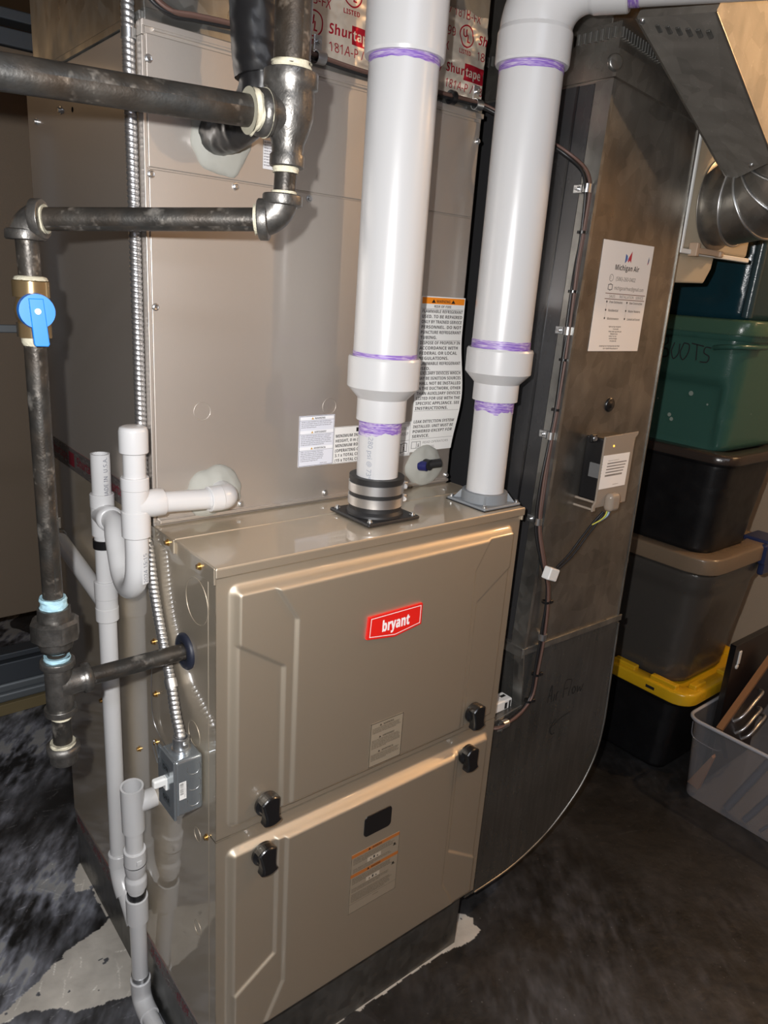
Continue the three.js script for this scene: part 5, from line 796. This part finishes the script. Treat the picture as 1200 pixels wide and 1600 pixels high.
{
  const t1 = thing('storage_tote', 'black storage tote with a yellow lid on the floor under the tote stack', 'tote');
  part('bin', toteBody(1.335, 1.70, -0.62, -0.068, 0.0, 0.246, 0.022, 0.035), mBlackTote, t1);
  const lid = part('lid', lidGeo(1.318, 1.715, -0.64, -0.030, 0.236, 0.270, 0.05, 0.035, 0.014), mYellow, t1, 'yellow snap-on lid');
  for (const [x0, x1, z0, z1] of [[1.330, 1.352, -0.262, -0.195], [1.330, 1.350, -0.150, -0.075], [1.375, 1.43, -0.066, -0.044], [1.52, 1.60, -0.066, -0.044], [1.330, 1.352, -0.45, -0.36]]) part('rib', box(x0, x1, 0.262, 0.281, z0, z1, 0.004), mYellow, lid);
  part('hasp_hole', box(1.3172, 1.3188, 0.248, 0.256, -0.15, -0.125), M.dark, lid);
  const t2 = thing('storage_tote', 'grey-brown storage tote with blue latch standing on the yellow lid', 'tote');
  part('bin', toteBody(1.333, 1.665, -0.60, -0.062, 0.258, 0.606, 0.028, 0.06, q => { if (q.y > 0.53) { const k = sstep(0.53, 0.545, q.y); q.x -= 0.006 * k * (q.x < 1.45 ? 1 : -1); q.z += 0.006 * k * (q.z > -0.3 ? 1 : -1); } return q; }), mBrown, t2);
  part('lid', lidGeo(1.318, 1.685, -0.62, -0.042, 0.590, 0.632, 0.065, 0.05, 0.010), mBrownLid, t2, 'tan-brown lid');
  part('latch', [box(1.585, 1.692, 0.578, 0.634, -0.052, -0.034, 0.006), box(1.60, 1.688, 0.545, 0.582, -0.054, -0.038, 0.006), box(1.605, 1.69, 0.626, 0.640, -0.11, -0.040, 0.005)], mBlueLatch, t2, 'dark blue clip latch');
  part('sticker', box(1.3265, 1.3275, 0.556, 0.568, -0.285, -0.268), M.white, t2);
  const t3 = thing('storage_tote', 'plain black storage tote between the green and brown totes', 'tote');
  part('bin', toteBody(1.335, 1.605, -0.60, -0.066, 0.624, 0.880, 0.020, 0.045), mBlackTote, t3);
  part('lid', lidGeo(1.318, 1.64, -0.62, -0.048, 0.866, 0.889, 0.05, 0.04, 0.008), plastic(0.035, 0.026, 0.022), t3, 'dusty dark lid');
  const t4 = thing('storage_tote', 'green storage tote with BOOTS written on its side', 'tote');
  part('bin', toteBody(1.337, 1.70, -0.60, -0.082, 0.883, 1.168, 0.016, 0.045, recess('x', -0.50, -0.112, 0.86, 1.055, 0.016)), mGreen, t4);
  part('lid', lidGeo(1.318, 1.72, -0.62, -0.060, 1.160, 1.194, 0.05, 0.04, 0.010), plastic(0.050, 0.105, 0.070), t4, 'green lid');
  part('grip', [sweep([V(1.334, 1.128, -0.150), V(1.323, 1.132, -0.125), V(1.322, 1.135, -0.095), V(1.36, 1.136, -0.074), V(1.42, 1.136, -0.072)], 0.006, 30, 10)], mGreen, t4);
  const zx = -0.001, LT = [[[-0.290, 1.140], [-0.284, 1.092]], [[-0.290, 1.138], [-0.274, 1.142], [-0.270, 1.128], [-0.286, 1.116], [-0.268, 1.112], [-0.264, 1.098], [-0.284, 1.092]],
    [[-0.252, 1.130], [-0.256, 1.108], [-0.248, 1.092], [-0.238, 1.104], [-0.238, 1.128]], [[-0.228, 1.130], [-0.233, 1.106], [-0.224, 1.092], [-0.214, 1.106], [-0.214, 1.128], [-0.228, 1.131]], [[-0.208, 1.132], [-0.176, 1.128]], [[-0.194, 1.130], [-0.190, 1.094]], [[-0.158, 1.126], [-0.172, 1.126], [-0.174, 1.114], [-0.160, 1.106], [-0.162, 1.094], [-0.180, 1.092]]];
  part('marker_writing', ribbon(LT.map(s => s.map(([z, y]) => [z, y])), 0.0028, 1.3368, 'x'), M.marker, t4, 'hand-written word BOOTS');
  const chips = [[-0.30, 1.163 - 0.02, 0.004], [-0.195, 1.055 - 0.04, 0.006], [-0.150, 0.995, 0.0025], [-0.243, 0.955, 0.005], [-0.236, 0.945, 0.005], [-0.28, 0.99, 0.002]]; for (const [z, y, r] of chips) part('scuff', new THREE.CircleGeometry(r, 9).rotateY(-Math.PI / 2).translate(y > 1.06 ? 1.3365 : 1.3535 + (1.05 - y) * 0.055 - 0.003, y, z), plastic(0.25, 0.30, 0.26), t4);
  const t5 = thing('storage_tote', 'dark teal storage tote on top of the stack beside the humidifier', 'tote');
  part('bin', toteBody(1.333, 1.70, -0.60, -0.085, 1.188, 1.50, 0.016, 0.03, recess('x', -0.55, -0.15, 1.22, 1.42, 0.008)), mTeal, t5);
  part('lid', lidGeo(1.316, 1.715, -0.62, -0.066, 1.488, 1.52, 0.04, 0.04, 0.010), mTeal, t5);
  part('corner_post', [sweep([V(1.350, 1.20, -0.098), V(1.345, 1.35, -0.092), V(1.340, 1.47, -0.088)], 0.012, 20, 12)], plastic(0.030, 0.055, 0.065), t5, 'paler corner strip');  // corner strip coloured paler than the teal body
}
{
  const bin = thing('clear_bin', 'clear plastic bin of boards on the floor in front of the totes', 'bin');
  const pl = phy({ color: lin(0.72, 0.72, 0.76), transmission: 0.86, roughness: 0.12, thickness: 0, ior: 1.4, side: THREE.DoubleSide });
  const wall = (x0, x1, z0, z1, y0, y1, tp, r) => { const A = ringAt(y0, x0 + tp, x1 - tp, z0 + tp, z1 - tp, r), Bq = ringAt((y0 + y1) / 2, x0 + tp / 2, x1 - tp / 2, z0 + tp / 2, z1 - tp / 2, r), C = ringAt(y1, x0, x1, z0, z1, r), m = Math.min(A.length, Bq.length, C.length), f = a => Array.from({ length: m }, (_, i) => a[Math.round(i * a.length / m) % a.length]); return loft([f(A), f(Bq), f(C)], true, false); };
  part('tub', wall(1.325, 1.72, -0.022, 0.56, 0.002, 0.226, 0.014, 0.03), pl, bin);
  const rimP = rrect(1.320, 1.725, -0.027, 0.565, 0.034).filter((_, i) => i % 2 === 0).map(([x, z]) => V(x, 0.224, z)); part('rim', sweep(new THREE.CatmullRomCurve3(rimP, true), 0.0048, 260, 10, false), phy({ color: lin(0.55, 0.56, 0.60), transmission: 0.4, roughness: 0.25, thickness: 0 }), bin);
  part('grip_line', sweep([V(1.325, 0.215, -0.012), V(1.3255, 0.180, -0.008), V(1.326, 0.172, 0.0), V(1.3262, 0.170, 0.06), V(1.326, 0.176, 0.068)], 0.0014, 40, 8), pl, bin);
  part('grip_line', sweep([V(1.3245, 0.215, 0.20), V(1.3255, 0.168, 0.202), V(1.326, 0.160, 0.210), V(1.326, 0.158, 0.28)], 0.0014, 40, 8), pl, bin);
}
{
  const darkWood = std({ color: lin(0.016, 0.010, 0.009), roughness: 0.4 }), edge = std({ color: lin(0.20, 0.10, 0.045), roughness: 0.6 }), chrome = M.steel;
  const b1 = thing('cabinet_door', 'dark brown cabinet door standing upright in the clear bin', 'board');
  part('panel', box(1.436, 1.68, 0.008, 0.402, -0.008, 0.006, 0.002), darkWood, b1); part('edge_band', [box(1.4345, 1.437, 0.008, 0.403, -0.0085, 0.0065), box(1.4345, 1.68, 0.4015, 0.404, -0.0085, 0.0065)], M.blackPlastic, b1);
  part('hinge', [box(1.458, 1.470, 0.345, 0.383, 0.006, 0.010, 0.002), lathe(V(1.463, 0.338, 0.006), Z1, [[0, 0.007], [0.003, 0.006], [0.003, 0]], 20)], M.white, b1, 'pale hinge plate');
  const b2 = thing('drawer_front', 'dark board with pale wooden edge and arched chrome handles in the clear bin', 'board');
  part('panel', prism([[1.372, 0.205], [1.60, 0.352], [1.68, 0.23], [1.452, 0.083]], 0.014, 0.001).translate(0, 0, 0.030), darkWood, b2); part('edge_strip', prism([[1.366, 0.206], [1.598, 0.356], [1.603, 0.349], [1.371, 0.199]], 0.0155).translate(0, 0, 0.0295), edge, b2, 'pale wooden edge');
  for (const [ax, ay, bx, by] of [[1.424, 0.210, 1.545, 0.262], [1.452, 0.165, 1.560, 0.205], [1.500, 0.130, 1.600, 0.168]]) { const a = V(ax, ay, 0.044), b = V(bx, by, 0.044), m = a.clone().lerp(b, 0.5); part('handle', sweep([a, a.clone().lerp(b, 0.1).setZ(0.058).add(V(-0.004, 0.012, 0)), m.clone().setZ(0.064).add(V(-0.008, 0.022, 0)), a.clone().lerp(b, 0.9).setZ(0.058).add(V(-0.004, 0.012, 0)), b], 0.0042, 40, 10), chrome, b2, 'arched chrome handle'); }
  const b3 = thing('wood_wedge', 'small tan wedge of wood leaning in the clear bin corner', 'wood');
  part('wedge', prism([[0, 0], [0.03, -0.006], [0.050, 0.100], [0.046, 0.106]], 0.016, 0.001).rotateY(-Math.PI / 2).translate(1.364, 0.030, -0.004), std({ color: lin(0.34, 0.18, 0.085), roughness: 0.6 }), b3);
  const greyPipe = std({ color: lin(0.10, 0.10, 0.115), roughness: 0.4 });
  const bar = (a, b, r, label) => { const t = thing('plastic_rail', label, 'rail'); part('rail', rod(a, b, r, 14), greyPipe, t); part('end_plug', rod(b, b.clone().add(b.clone().sub(a).normalize().multiplyScalar(0.004)), r * 0.8, 14), M.dark, t); };
  bar(V(1.36, 0.012, 0.10), V(1.42, 0.31, 0.21), 0.010, 'thickest grey rail lying across the clear bin'); bar(V(1.352, 0.012, 0.15), V(1.39, 0.28, 0.27), 0.008, 'middle grey rail lying across the clear bin'); bar(V(1.350, 0.010, 0.19), V(1.37, 0.20, 0.30), 0.004, 'thinnest grey rail lying across the clear bin');
}
scene.traverse(o => { if (o.isMesh) { o.castShadow = true; o.receiveShadow = true; } });
renderer.render(scene, camera);
